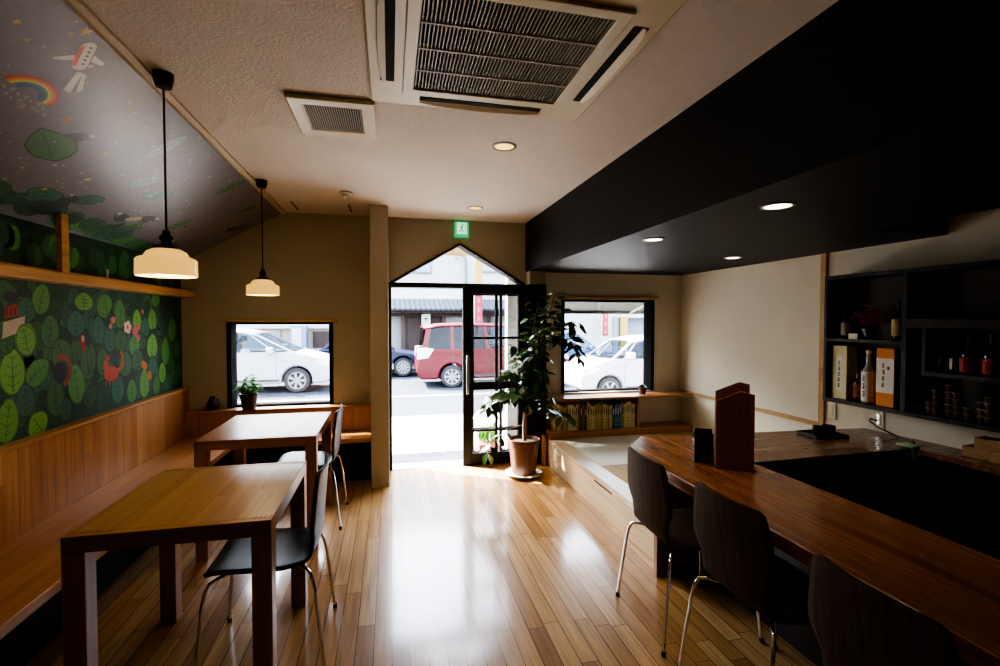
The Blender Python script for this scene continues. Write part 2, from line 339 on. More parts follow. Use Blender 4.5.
# exit sign
e=thing('exit_sign','green and white running man exit sign on the wall above the door peak','sign',(.69,T0-.045,2.26))
b=MB(); b.box(-.068,0,0,.068,.044,.15); obj('sign_box',b,M['exitg'],e,bevel=.006)
b=MB(); b.box(-.048,-.003,.028,.048,.001,.138); obj('sign_face',b,M['exitw'],e)
b=MB(); y=-.0045
def bar(p,q,t):
    d=Vector((q[0]-p[0],q[1]-p[1])).normalized(); n=Vector((-d.y,d.x))*t/2
    b.prism([(p[0]+n.x,p[1]+n.y),(q[0]+n.x,q[1]+n.y),(q[0]-n.x,q[1]-n.y),(p[0]-n.x,p[1]-n.y)],'y',y,y+.002)
b.prism([(.008+.011*math.cos(a*.63),.122+.011*math.sin(a*.63)) for a in range(10)],'y',y,y+.002)
bar((.004,.110),(-.006,.078),.018); bar((-.006,.08),(.014,.060),.011); bar((.014,.060),(.006,.038),.010); bar((-.006,.078),(-.022,.055),.011); bar((-.022,.055),(-.040,.055),.010)
bar((.004,.106),(.024,.092),.008); bar((.004,.106),(-.018,.100),.008); bar((-.018,.1),(-.026,.084),.008); bar((.034,.034),(.034,.13),.006)
obj('pictogram',b,M['exitg'],e)

# ------------------------------------------------------------------ mural
def ellleaf(mb,P,cy,cz,w,h,ang,col,lay,veins=True,out=None,nv=4):
    """painted leaf: dark outline, body, midrib and side veins"""
    a=R(ang); ca,sa=math.cos(a),math.sin(a)
    def q(u,v,k): return P(cy+u*ca-v*sa, cz+u*sa+v*ca, lay+k)
    def ring(sc,k,col):
        pts=[]
        for i in range(20):
            t=2*math.pi*i/20; x=math.sin(t); y=math.cos(t)
            wx=w/2*sc*x*(1-.12*y); pts.append(q(wx,h/2*sc*(y if abs(y)<.93 else y*1.05),k))
        mb.poly(pts,0,col)
    oc=out or tuple(c*.42 for c in col)
    ring(1.05,0,oc); ring(.96,1,col)
    if veins:
        vc=tuple(c*.42 for c in col); t=w*.022
        mb.poly([q(-t,-h*.46,2),q(t,-h*.46,2),q(t*.6,h*.40,2),q(-t*.6,h*.40,2)],0,vc)
        for i in range(nv):
            y0=-h*.34+h*.62*i/(nv-1); r=math.sqrt(max(0,1-((y0+h*.10)/(h*.5))**2))*w*.36
            for s in (-1,1):
                mb.poly([q(0,y0-t*.7,2),q(s*r,y0+h*.10,2),q(s*r,y0+h*.10+t*.5,2),q(0,y0+t*.9,2)],0,vc)
def disc(mb,P,cy,cz,rx,ry,col,lay,ang=0,n=14):
    a=R(ang); ca,sa=math.cos(a),math.sin(a)
    mb.poly([P(cy+rx*math.cos(2*math.pi*i/n)*ca-ry*math.sin(2*math.pi*i/n)*sa, cz+rx*math.cos(2*math.pi*i/n)*sa+ry*math.sin(2*math.pi*i/n)*ca,lay) for i in range(n)],0,col)
def strip(mb,P,pts,t,col,lay):
    for p,q in zip(pts,pts[1:]):
        d=Vector((q[0]-p[0],q[1]-p[1]))
        if d.length<1e-6: continue
        d.normalize(); n=Vector((-d.y,d.x))*t/2
        mb.poly([P(p[0]+n.x,p[1]+n.y,lay),P(q[0]+n.x,q[1]+n.y,lay),P(q[0]-n.x,q[1]-n.y,lay),P(p[0]-n.x,p[1]-n.y,lay)],0,col)
COL={'B':(.16,.44,.08),'G':(.085,.31,.075),'M':(.045,.20,.075),'T':(.035,.17,.125),'D':(.022,.10,.055)}
LOW=[(2.99,1.56,.12,.14,-20,'G'),(3.35,1.56,.16,.09,0,'B'),(2.87,1.36,.14,.16,15,'B'),(3.05,1.39,.13,.15,-8,'M'),(3.27,1.43,.15,.13,0,'T'),(3.5,1.38,.13,.15,0,'T'),(2.78,1.2,.15,.19,0,'B'),(2.95,1.18,.12,.16,-60,'G'),(3.14,1.26,.16,.15,30,'M'),(3.37,1.19,.13,.18,5,'M'),(3.26,1.08,.14,.2,8,'G'),(3.08,1.03,.13,.18,0,'M'),(2.86,1.05,.12,.14,0,'T'),(2.74,.97,.13,.18,-10,'B'),(2.94,.91,.14,.11,40,'B'),(3.53,1.18,.12,.15,0,'G'),(3.55,1.54,.14,.13,0,'G'),(3.16,.95,.09,.11,0,'T'),(2.74,1.37,.1,.14,10,'M'),(2.88,1.5,.11,.11,0,'T'),(3.57,1.55,.14,.11,20,'G'),(3.74,1.49,.12,.17,0,'G'),(3.49,1.39,.11,.15,0,'T'),(3.61,1.33,.12,.15,0,'T'),(3.74,1.31,.15,.12,0,'M'),(3.96,1.45,.11,.13,0,'B'),(4.19,1.45,.12,.15,5,'B'),(4.08,1.4,.1,.12,0,'T'),(3.92,1.27,.13,.13,-20,'G'),(4.18,1.25,.15,.16,-10,'B'),(4.4,1.2,.12,.19,0,'G'),(4.53,1.37,.13,.16,0,'G'),(4.25,1.61,.12,.1,0,'G'),(3.53,1.18,.12,.15,10,'M'),(3.79,1.15,.15,.15,-5,'M'),(3.96,1.16,.15,.13,0,'M'),(4.18,1.1,.12,.13,0,'T'),(4.05,.98,.13,.18,0,'B'),(4.34,1.03,.11,.14,0,'B'),(4.24,.94,.1,.12,0,'G'),(3.87,.95,.12,.14,0,'G'),(3.69,.99,.14,.16,0,'T'),(4.44,.94,.11,.11,0,'T'),(4.62,1.2,.11,.14,0,'M'),(4.63,1.0,.11,.13,0,'M'),(3.41,1.22,.08,.15,0,'M')]
Y0M,Y1M=-.6,4.705
PW=lambda y,z,k:(XL+.0008+k*5e-6,y,z)
mb=MB(); k=1
mb.poly([PW(Y0M,.845,0),PW(Y1M,.845,0),PW(Y1M,1.70,0),PW(Y0M,1.70,0)],0,(.012,.075,.045))
rl=random.Random(3)
for i in range(420):          # dark leaves of the background
    y=rl.uniform(Y0M+.1,Y1M-.08); z=rl.uniform(.93,1.60); c=COL[rl.choice('DDMMT')]; s=rl.uniform(.6,1.0)
    ellleaf(mb,PW,y,z,rl.uniform(.09,.13),rl.uniform(.12,.18),rl.uniform(-50,50),tuple(q*s for q in c),1+3*(i%40),nv=3)
k=130
for i in range(70):           # bright leaves beyond the left edge of the photograph
    y=rl.uniform(Y0M+.1,2.6); z=rl.uniform(.95,1.58)
    ellleaf(mb,PW,y,z,rl.uniform(.10,.15),rl.uniform(.14,.2),rl.uniform(-40,40),COL[rl.choice('BGMT')],130+3*(i%20))
k=200
for y,z,w,h,a,c in LOW:
    v=rl.uniform(.85,1.15); ellleaf(mb,PW,y,z,w*1.08,h*1.12,a,tuple(q*v for q in COL[c]),k); k+=3
# small figures among the leaves: white and red sign, hedgehog, squirrel, flowers, fruit
mb.poly([PW(2.72,1.36,k),PW(2.86,1.40,k),PW(2.87,1.47,k),PW(2.73,1.44,k)],0,(.55,.5,.45)); k+=1
ellleaf(mb,PW,2.87,1.35,.13,.15,15,COL['B'],k); k+=3
mb.poly([PW(2.74,1.455,k),PW(2.83,1.475,k),PW(2.82,1.53,k),PW(2.74,1.51,k)],0,(.40,.05,.04)); k+=1
for i in range(3): strip(mb,PW,[(2.755+i*.025,1.475),(2.755+i*.025,1.51)],.008,(.05,.02,.03),k)
k+=1; disc(mb,PW,2.78,1.56,.05,.03,(.02,.02,.06),k); k+=1
for i in range(16):
    a=R(-70+i*12); strip(mb,PW,[(3.13+.06*math.cos(a),1.17+.06*math.sin(a)),(3.13+.095*math.cos(a),1.17+.095*math.sin(a))],.022,(.30,.10,.045),k); k+=1
disc(mb,PW,3.12,1.16,.055,.06,(.03,.03,.06),k); k+=1
disc(mb,PW,3.33,1.31,.022,.055,(.42,.06,.05),k,15); k+=1; disc(mb,PW,3.33,1.34,.014,.02,(.6,.35,.3),k); k+=1
for i in range(5):
    a=i*1.257; disc(mb,PW,3.83+.028*math.cos(a),1.40+.026*math.sin(a),.024,.022,(.75,.55,.55),k); k+=1
disc(mb,PW,3.83,1.40,.013,.013,(.6,.1,.15),k); k+=1
for y,z,r in ((3.93,1.37,.04),(3.97,1.32,.03),(3.98,1.40,.025),(4.04,1.51,.02),(3.65,1.45,.026),(3.62,1.41,.02)): disc(mb,PW,y,z,r,r*.9,(.60,.16,.20),k); k+=1
disc(mb,PW,3.62,1.10,.085,.05,(.55,.10,.055),k); k+=1; disc(mb,PW,3.56,1.15,.03,.045,(.55,.11,.06),k,20); k+=1; disc(mb,PW,3.58,1.205,.024,.02,(.55,.10,.055),k); k+=1
strip(mb,PW,[(3.70,1.11),(3.76,1.15),(3.755,1.22),(3.73,1.235)],.03,(.55,.16,.06),k); k+=1
for i in range(4): strip(mb,PW,[(3.56+i*.04,1.06),(3.555+i*.04,1.03)],.012,(.45,.08,.04),k)
k+=1
disc(mb,PW,4.05,1.115,.05,.03,(.65,.24,.05),k,-30); k+=1; disc(mb,PW,4.13,1.03,.04,.03,(.60,.20,.05),k,-50); k+=1
strip(mb,PW,[(4.16,1.37),(4.34,1.385)],.018,(.03,.02,.02),k); k+=1; strip(mb,PW,[(4.24,1.39),(4.27,1.42)],.01,(.05,.03,.03),k); k+=1
tag(obj('leaf_mural',mb,M['mural'],smooth=False,recalc=False),'dark green painted leaf mural on the left wall between panelling and wooden rail','mural')
# upper mural: leaf tops on the wall and grey sky with stars on the slope
SLN=Vector((ZC-1.95,0,XL-SE)).normalized(); SD=Vector((SE-XL,0,ZC-1.95)).normalized(); SO=Vector((XL,0,1.95))
def PS(y,s,k):
    if s<0: return (XL+.0008+k*5e-6,y,1.95+s)      # below the fold the wall is vertical
    p=SO+SD*s+SLN*(.0008+k*5e-6); return (p.x,y,p.z)
mb=MB(); k=1
mb.poly([PS(Y0M,-.24,0),PS(Y1M,-.24,0),PS(Y1M,-.0005,0),PS(Y0M,-.0005,0)],0,(.014,.06,.034))
n=24
mb.poly([PS(Y0M,0,0),PS(Y1M,0,0),PS(Y1M,.955,0),PS(Y0M,.955,0)],0,(.175,.162,.19))
# leaf tops rising onto the slope
for i in range(150):
    y=rl.uniform(Y0M+.1,4.1); top=.20 if y<3.05 else (.12 if y<3.7 else .04); s=rl.uniform(.06,max(.07,top)); c=COL[rl.choice('DDMMGT')]; q=rl.uniform(.5,1.1)
    ellleaf(mb,PS,y,s,.17,.10,rl.uniform(-25,25),tuple(x*q for x in c),1+3*(i%30),nv=3)
for i in range(150):
    y=rl.uniform(Y0M+.1,4.62); s=rl.uniform(-.17,-.075); c=COL[rl.choice('DDMGT')]; q=rl.uniform(.8,1.4)
    ellleaf(mb,PS,y,s,rl.uniform(.08,.12),.12,rl.uniform(-30,30),tuple(x*q for x in c),1+3*(i%30),nv=3)
k=95
ellleaf(mb,PS,3.20,-.10,.10,.14,10,(.06,.16,.03),k); k+=3
def beetle(y,s,c,sc=1,ang=0,col=(.035,.035,.045)):
    global k
    a=R(ang)
    disc(mb,PS,y,s,.055*sc,.034*sc,col,k,ang); k+=1
    disc(mb,PS,y+.05*sc*math.cos(a),s+.05*sc*math.sin(a),.022*sc,.02*sc,(.10,.09,.10),k); k+=1
    disc(mb,PS,y+.055*sc*math.cos(a),s+.055*sc*math.sin(a)+.012*sc,.012*sc,.010*sc,(.45,.45,.5),k); k+=1
# big leaf with a beetle
beetle(2.405,.555,None,1.0,40)
def pol(pts,col,out):
    global k
    cx=sum(p[0] for p in pts)/len(pts); cz=sum(p[1] for p in pts)/len(pts)
    mb.poly([PS(cx+(p[0]-cx)*1.09,cz+(p[1]-cz)*1.09,k) for p in pts],0,out); k+=1
    mb.poly([PS(p[0],p[1],k) for p in pts],0,col); k+=1
pol([(2.32,.414),(2.282,.465),(2.267,.514),(2.331,.532),(2.40,.536),(2.444,.533),(2.499,.501),(2.521,.451),(2.503,.404),(2.424,.382),(2.365,.394)],(.055,.17,.055),(.012,.04,.02))
strip(mb,PS,[(2.29,.50),(2.38,.46),(2.48,.41)],.006,(.025,.08,.03),k); strip(mb,PS,[(2.35,.475),(2.34,.41)],.005,(.025,.08,.03),k); strip(mb,PS,[(2.41,.45),(2.43,.52)],.005,(.025,.08,.03),k); k+=1
ellleaf(mb,PS,2.97,.272,.17,.095,20,(.03,.13,.085),k); k+=3; beetle(2.89,.235,None,.8,160)
beetle(3.35,.235,None,1.2,170,(.03,.035,.05)); beetle(3.53,.30,None,1.3,15,(.05,.055,.075))
disc(mb,PS,3.44,.262,.06,.026,(.42,.36,.24),k,25); k+=1
ellleaf(mb,PS,3.56,.20,.15,.09,25,(.05,.16,.04),k); k+=3; strip(mb,PS,[(3.46,.165),(3.42,.195)],.05,(.03,.03,.04),k); k+=1
ellleaf(mb,PS,2.79,.78,.085,.22,8,(.20,.27,.27),k,out=(.15,.19,.19)); k+=3
ellleaf(mb,PS,3.045,.54,.10,.16,-28,(.17,.26,.24),k,out=(.13,.17,.17)); k+=3
ellleaf(mb,PS,3.275,.50,.20,.095,25,(.12,.24,.23),k,out=(.08,.13,.13)); k+=3
ellleaf(mb,PS,3.865,.37,.095,.16,-10,(.06,.19,.04),k); k+=3; strip(mb,PS,[(3.93,.37),(3.98,.37)],.012,(.03,.03,.03),k); k+=1
ellleaf(mb,PS,3.635,.83,.09,.18,0,(.06,.20,.035),k); k+=3
ellleaf(mb,PS,4.207,.79,.09,.15,-12,(.045,.17,.035),k); k+=3
ellleaf(mb,PS,4.54,.58,.06,.19,-40,(.04,.055,.035),k); k+=3; ellleaf(mb,PS,4.50,.55,.14,.05,10,(.035,.05,.03),k); k+=3
# aeroplane (white fuselage with red stripe, four flight surfaces)
def cap(p,q,r,col):
    global k
    d=Vector((q[0]-p[0],q[1]-p[1])); L=d.length; d.normalize(); n=Vector((-d.y,d.x)); pts=[]
    for i in range(9): a=math.pi/2+math.pi*i/8; pts.append((p[0]+d.x*math.cos(a)*r+n.x*math.sin(a)*r,p[1]+d.y*math.cos(a)*r+n.y*math.sin(a)*r))
    for i in range(9): a=-math.pi/2+math.pi*i/8; pts.append((q[0]+d.x*math.cos(a)*r+n.x*math.sin(a)*r,q[1]+d.y*math.cos(a)*r+n.y*math.sin(a)*r))
    mb.poly([PS(x,y,k) for x,y in pts],0,col); k+=1
wht=(.62,.58,.56)
def tri(a,b_,c,d,col):
    global k
    mb.poly([PS(*a,k),PS(*b_,k),PS(*c,k),PS(*d,k)],0,col); k+=1
tri((1.962,.838),(1.935,.782),(1.942,.774),(1.985,.822),wht); tri((1.995,.882),(2.058,.885),(2.062,.870),(2.02,.856),wht)
tri((2.042,.796),(2.102,.706),(2.136,.708),(2.062,.803),wht); tri((2.064,.800),(2.146,.722),(2.146,.748),(2.076,.806),wht); tri((2.025,.838),(2.05,.853),(2.046,.835),(2.03,.822),wht)
cap((1.952,.892),(2.020,.818),.027,(.05,.04,.04)); cap((1.952,.892),(2.020,.818),.024,wht)
strip(mb,PS,[(1.936,.880),(2.008,.802)],.014,(.55,.06,.04),k); k+=1
for i in range(5): f=i/4; disc(mb,PS,1.960+.058*f,.894-.064*f,.006,.005,(.06,.06,.08),k)
k+=1
# rainbow
cy,cs=2.05,.612
for i,c in enumerate([(.50,.05,.035),(.60,.24,.04),(.62,.50,.10),(.06,.18,.12),(.03,.07,.22)]):
    r0=.098-.0125*i
    strip(mb,PS,[(cy+r0*math.cos(a)*1.08,cs+r0*.80*math.sin(a)) for a in [R(2+8*j) for j in range(23)]],.0145,c,k); k+=1
# pale brush strokes under the rainbow
for j in range(2):
    for i in range(7):
        y=1.965+i*.030+j*.035; s=.592+i*.001-j*.026; strip(mb,PS,[(y,s),(y+.012,s+.012*((i+j)%2)),(y+.018,s-.008)],.004,(.42,.40,.38),k)
k+=1
for i in range(300):
    y=rl.uniform(Y0M+.1,4.65); s=rl.uniform(.2,.95); r=rl.choice([.004,.005,.006,.008]); c=rl.choice([(.42,.40,.40),(.50,.37,.22),(.46,.32,.17),(.40,.40,.42)])
    mb.poly([PS(y+(r*(1.5 if t%2==0 else .6))*math.cos(t*math.pi/5),s+(r*(1.5 if t%2==0 else .6))*math.sin(t*math.pi/5),k) for t in range(10)],0,c)
k+=1
for y,s,r in ((1.882,.925,.018),(2.384,.80,.011),(2.274,.605,.015),(2.616,.563,.012),(2.773,.387,.013),(1.75,.80,.010),(2.69,.235,.012)):
    mb.poly([PS(y+(r*(1.4 if t%2==0 else .55))*math.cos(t*math.pi/5),s+(r*(1.4 if t%2==0 else .55))*math.sin(t*math.pi/5),k) for t in range(10)],0,(.60,.40,.12))
tag(obj('sky_mural',mb,M['muralsky'],smooth=False,recalc=False),'grey painted sky mural with stars, rainbow, aeroplane and beetles on the sloping ceiling','mural')

# ------------------------------------------------------------------ left side joinery
b=MB(); b.box(XL,-1.2,0,-1.73,T0-.001,.845); struct('trim_5',b,M['dado'],bevel=.002)
b=MB(); b.box(XL,-1.2,.845,-1.715,T0-.002,.865); struct('trim_6',b,M['rail'],bevel=.003)
e=thing('wall_rail','long wooden rail across the mural carrying one upright post','rail',(0,0,0))
b=MB(); b.box(XL+.003,-1.2,1.645,-1.66,T0-.005,1.70); b.box(XL+.003,-1.2,1.70,-1.70,T0-.005,1.712); obj('rail_beam',b,M['rail'],e,bevel=.003)
b=MB(); b.prism([(-1.690,1.70),(-1.662,1.70),(-1.662,2.007),(-1.690,1.992)],'y',2.955,3.015); obj('post',b,M['rail'],e,bevel=.002)
e=thing('wall_bench','long wooden wall bench below the leaf mural panelling','bench',(0,0,0))
b=MB(); b.box(-1.729,-1.1,.385,-1.27,T0-.11,.43); obj('seat',b,M['bench'],e,bevel=.004)
b=MB(); b.box(-1.72,-1.1,.001,-1.50,T0-.12,.385); obj('base',b,M['black'],e)
e=thing('window_bench','short wooden bench below the left window between panelling and partition','bench',(0,0,0))
b=MB(); b.box(-1.268,4.275,.39,-.17,4.60,.43); obj('seat',b,M['benchX'],e,bevel=.004)
b=MB(); b.box(-1.268,4.48,.001,-.17,4.60,.39); obj('base',b,M['black'],e)
b=MB(); b.box(-1.728,4.60+.012,.431,-.17,4.628,.64); obj('back_panel',b,M['dadoX'],e)
b=MB(); b.box(-1.713,4.595,.641,-.168,T0-.0005,.66); b.box(W1[0]+.001,T0-.0005,.641,W1[1]-.001,T0+.05,.66); obj('window_ledge',b,M['ledge'],e,bevel=.003)

# ------------------------------------------------------------------ tables
def table(x0,x1,y0,y1,label):
    h=.725; cx,cy=(x0+x1)/2,(y0+y1)/2; e=thing('dining_table',label,'table',(cx,cy,0),0,'oak tables beside the wall bench')
    a,c=(x1-x0)/2,(y1-y0)/2; L=.068; t=.058
    b=MB(); b.box(-a+L*.0,-c+.03,h-t,a,c-.03,h); obj('tabletop',b,M['table'],e,bevel=.003)
    for s in (-1,1):
        b=MB(); b.box(-a,min(s*c,s*(c-.0298)),h-t,a,max(s*c,s*(c-.0298)),h); obj('end_rail',b,M['tableX'],e,bevel=.002)
    for sx in (-1,1):
        for sy in (-1,1):
            b=MB(); xs=sorted((sx*a,sx*(a-L))); ys=sorted((sy*c,sy*(c-L))); b.box(xs[0],ys[0],0,xs[1],ys[1],h-t); obj('leg',b,M['tableZ'],e,bevel=.003)
            b=MB()                       # end-grain finger joints seen on the top and outer face of each corner
            for i in range(4):
                xx=xs[0]+.010+i*(L-.02)/3; b.box(xx-.002,ys[0]+.016,h-.0005,xx+.002,ys[1]-.016,h+.0004)
                yy=sy*(c+.0006); b.box(xx-.0018,min(yy,yy-sy*.001),h-t,xx+.0018,max(yy,yy-sy*.001),h-.004)
            obj('finger_joint',b,plain('end_grain',(.16,.07,.03),.5,noise=.2) if 'eg' not in M else M['eg'],e)
    return e
M['eg']=plain('end_grain',(.24,.12,.05),.5,noise=.2)
table(-1.075,-.425,1.865,2.62,'square oak table nearest the camera beside the wall bench')
table(-1.145,-.455,3.175,3.99,'square oak table below the left window with the potted plant')

# ------------------------------------------------------------------ chairs
def lerp(tab,t):
    for (a,va),(b_,vb) in zip(tab,tab[1:]):
        if t<=b_: f=(t-a)/(b_-a); f=max(0,min(1,f)); return va+(vb-va)*f
    return tab[-1][1]
def catmull(P,n):
    out=[]
    Q=[P[0]]+list(P)+[P[-1]]
    for i in range(1,len(Q)-2):
        for j in range(n):
            t=j/n; r=[]
            for d in range(2):
                p0,p1,p2,p3=Q[i-1][d],Q[i][d],Q[i+1][d],Q[i+2][d]
                r.append(.5*((2*p1)+(-p0+p2)*t+(2*p0-5*p1+4*p2-p3)*t*t+(-p0+3*p1-3*p2+p3)*t**3))
            out.append(tuple(r))
    out.append(tuple(P[-1])); return out
def chair(label,mat_in,mat_out,group,loc,rot):
    e=thing('dining_chair',label,'chair',loc,rot,group)
    prof=catmull([(.215,.420),(.17,.437),(.08,.437),(-.04,.430),(-.135,.430),(-.186,.447),(-.208,.50),(-.216,.56),(-.223,.64),(-.231,.73),(-.239,.81)],5)
    Ls=[0]
    for p,q in zip(prof,prof[1:]): Ls.append(Ls[-1]+math.hypot(q[0]-p[0],q[1]-p[1]))
    W=[(0,.165),(.02,.19),(.15,.205),(.30,.20),(.40,.165),(.45,.155),(.50,.165),(.565,.205),(.60,.206),(.70,.190),(.80,.165),(1,.122)]
    tot=Ls[-1]; nu=14; v=[];f=[]
    for (y,z),l in zip(prof,Ls):
        w=lerp(W,l); d=tot-l
        if d<.02: w-= .02-math.sqrt(max(0,.02**2-(.02-d)**2))
        for i in range(nu+1):
            t=-1+2*i/nu; back=max(0,min(1,(l-.38)/.12))
            v.append((t*w, y+back*.022*t*t, z+(1-back)*.006*t*t))
    nr=len(prof)
    for r in range(nr-1):
        for i in range(nu):
            a=r*(nu+1)+i; f.append((a,a+1,a+nu+2,a+nu+1))
    # split into the seat and the backrest, each its own sheet of moulded ply
    cut=[i for i,l in enumerate(Ls) if l>.43][0]
    def sheet(r0,r1):
        mb=MB(); mb.faces(v[r0*(nu+1):(r1+1)*(nu+1)],[tuple(q-r0*(nu+1) for q in ff) for ff in f[r0*nu:r1*nu]]); return mb
    for nm,r0,r1 in (('seat',0,cut),('backrest',cut,nr-1)):
        o=obj(nm,sheet(r0,r1),[mat_in,mat_out],e,recalc=False,ang=60)
        d=o.modifiers.new('solid','SOLIDIFY'); d.thickness=.011; d.offset=0
        d.material_offset=1 if nm=='backrest' else 0
    b=MB(); b.lathe([(.0,.402),(.075,.402),(.08,.41),(.08,.424),(0,.424)],20,(0,-.01,0)); obj('mount_plate',b,M['blackm'],e)
    for sx in (-1,1):
        for sy in (1,-1):
            yf=.235 if sy>0 else -.245
            P=[(sx*.03,sy*.03-.01,.412),(sx*.10,sy*.10-.01,.412),(sx*.165,sy*.165-.005,.411),(sx*.188,sy*.188,.402),(sx*.198,sy*.2,.375),(sx*.205,sy*.21,.32),(sx*.23,yf,.012)]
            b=MB(); b.tube(P,.0072,10); o=obj('leg',b,M['chrome'],e)
            b=MB(); b.lathe([(.0,0),(.010,0),(.011,.012),(.009,.022),(0,.022)],10,(sx*.231,yf+.0008*sy,0)); obj('foot_cap',b,M['blackp'],o)
    return e
BR=M['dark']; BK=M['darkblk']
chair('black ply chair with chrome legs at the oak table nearest the camera',BK,BK,'chairs at the oak tables',(-.52,2.275,0),R(91))
chair('black ply chair with chrome legs at the oak table below the window',BK,BK,'chairs at the oak tables',(-.585,3.685,0),R(89))
chair('dark brown ply chair at the counter, the one nearest the tatami platform',BR,BR,'chairs along the counter',(1.395,2.045,0),R(-92))
chair('dark brown ply chair at the counter, in the middle of the three',BR,BR,'chairs along the counter',(1.415,1.515,0),R(-88))
chair('dark brown ply chair at the counter, cut off at the bottom of the view',BR,BR,'chairs along the counter',(1.355,.905,0),R(-93))

# ------------------------------------------------------------------ tatami platform
PH=.265
e=thing('tatami_platform','pale pine platform with a step edge below the right window','platform',(0,0,0))
b=MB(); b.box(1.532,2.44,0,XR-.002,T0-.002,PH-.035); obj('base',b,M['pale'],e,bevel=.003)
b=MB(); b.box(1.515,2.44,PH-.0345,1.66,4.474,PH+.006); obj('step_edge',b,M['step'],e,bevel=.003)
b=MB(); b.box(1.529,3.12,.208,1.5325,3.42,.22); obj('drawer_gap',b,M['black'],e)
b=MB(); b.box(1.485,4.53,0,1.513,4.612,PH+.03); obj('end_post',b,M['ledge'],e,bevel=.003)
def mat(x0,x1,y0,y1,m,label):
    b=MB(); b.box(x0,y0,PH-.034,x1,y1,PH+.004); tag(obj('tatami_mat',b,m,bevel=.004),label,'mat','tatami mats on the platform')
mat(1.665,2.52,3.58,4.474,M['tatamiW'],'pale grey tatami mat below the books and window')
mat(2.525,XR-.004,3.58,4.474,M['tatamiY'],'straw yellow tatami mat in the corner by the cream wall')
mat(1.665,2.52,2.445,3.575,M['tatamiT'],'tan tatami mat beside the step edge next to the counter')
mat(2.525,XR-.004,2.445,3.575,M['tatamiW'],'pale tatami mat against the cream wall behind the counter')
e=thing('window_ledge','wooden ledge shelf below the right window over the row of books','shelf',(0,0,0))
b=MB(); b.box(1.535,4.475,.645,XR-.002,T0-.0005,.668); b.box(W2[0]+.001,T0-.0005,.645,W2[1]-.001,T0+.05,.668); obj('ledge_board',b,M['ledge'],e,bevel=.003)
b=MB(); b.box(2.49,4.50,.335,2.51,T0-.002,.644); obj('divider',b,M['ledge'],e,bevel=.002)
b=MB(); b.box(1.535,4.478,PH-.0345,XR-.006,T0-.004,.335); obj('plinth',b,M['ledge'],e,bevel=.003)
rb=random.Random(11); x=1.60; bi=0
bcols=[(.62,.50,.22),(.66,.57,.28),(.55,.44,.18),(.40,.28,.13),(.70,.63,.38),(.50,.40,.19)]
while x<2.475:
    w=rb.uniform(.016,.030); h=rb.uniform(.235,.275); gapd=0
    if 2.20<x<2.215+.03 : c=(.03,.03,.03)
    elif 2.24<x<2.31: c=(.03,.14,.42)
    elif 1.83<x<1.92: c=(.05,.035,.03) if bi%2 else (.28,.16,.06)
    else: c=rb.choice(bcols)
    x1=min(x+w,2.485); xm=(x+x1)/2
    mmat=plain('book_cover_%d'%bi,c,.55,noise=.12,nscale=30)
    colr={True:'blue'}.get(c==(.03,.14,.42),'dark brown' if c[0]<.1 else ('brown' if c[0]<.32 else 'yellowed'))
    lab='%s book on the shelf below the right window, '%colr+('first from the plant' if bi==0 else '%s from the plant'%(['','second','third','fourth','fifth','sixth','seventh','eighth','ninth','tenth','eleventh','twelfth','thirteenth','fourteenth','fifteenth','sixteenth','seventeenth','eighteenth','nineteenth','twentieth'][bi] if bi<20 else '%dth'%(bi+1)))
    e=thing('book',lab,'book',(xm,4.52,.335),0,'books below the right window')
    hw=(x1-x)/2-.0006
    b=MB(); b.box(-hw,0,0,-hw+.002,.16,h); b.box(hw-.002,0,0,hw,.16,h); b.box(-hw+.002,0,0,hw-.002,.002,h); obj('cover',b,mmat,e)
    b=MB(); b.box(-hw+.002,.002,.003,hw-.002,.155,h-.003); obj('pages',b,M['paper'],e)
    b=MB(); b.box(-hw*.35,-.0008,h*.60,hw*.35,.0002,h*.86); 
    for i in range(3): b.box(-hw*.4,-.0008,h*(.14+.12*i),hw*.4,.0002,h*(.16+.12*i))
    obj('lettering',b,M['ink'] if c[0]>.2 else M['paper'],e)
    x=x1+.0015; bi+=1

# ------------------------------------------------------------------ counter
CT=.72; th=.055
e=thing('counter','L-shaped dark oiled wooden counter with a chamfered corner','counter',(0,0,0))
b=MB(); b.prism([(1.245,-1.2),(1.82,-1.2),(1.81,2.09),(1.81,2.70),(1.53,2.73),(1.31,2.47)],'z',CT-th,CT); obj('counter_top',b,M['counter'],e,bevel=.004)
b=MB(); b.prism([(1.8105,2.09),(2.90,2.12),(XR-.004,2.30),(XR-.004,2.60),(1.8105,2.70)],'z',CT-th,CT-.0005); obj('counter_return',b,M['counterX'],e,bevel=.003)
b=MB(); b.box(1.455,2.40,0,1.80,2.435,CT-th); obj('end_panel',b,M['redwood'],e,bevel=.002)
b=MB(); b.box(1.735,-1.2,0,1.76,2.395,CT-th); obj('front_panel',b,M['darkblk'],e)
b=MB(); b.box(1.765,2.12,0,XR-.01,2.15,CT-th); obj('return_panel',b,M['redwood'],e)
b=MB(); b.box(1.8,2.03,.38,2.88,2.112,CT-th-.002); obj('inner_shelf',b,M['darkblk'],e)
e=thing('back_sideboard','low wooden sideboard along the right wall under the black shelf','sideboard',(0,0,0))
b=MB(); b.prism([(2.86,-1.0),(XR-.004,-1.0),(XR-.004,2.29),(2.90,2.085)],'z',CT-.03,CT+.004); obj('worktop',b,M['counterX'],e,bevel=.003)
b=MB(); b.box(2.92,-1.0,0,XR-.004,2.05,CT-.03); obj('cabinet',b,M['black'],e)
b=MB(); b.box(2.912,1.50,.60,2.92,1.56,.612); obj('handle',b,M['chrome'],e)
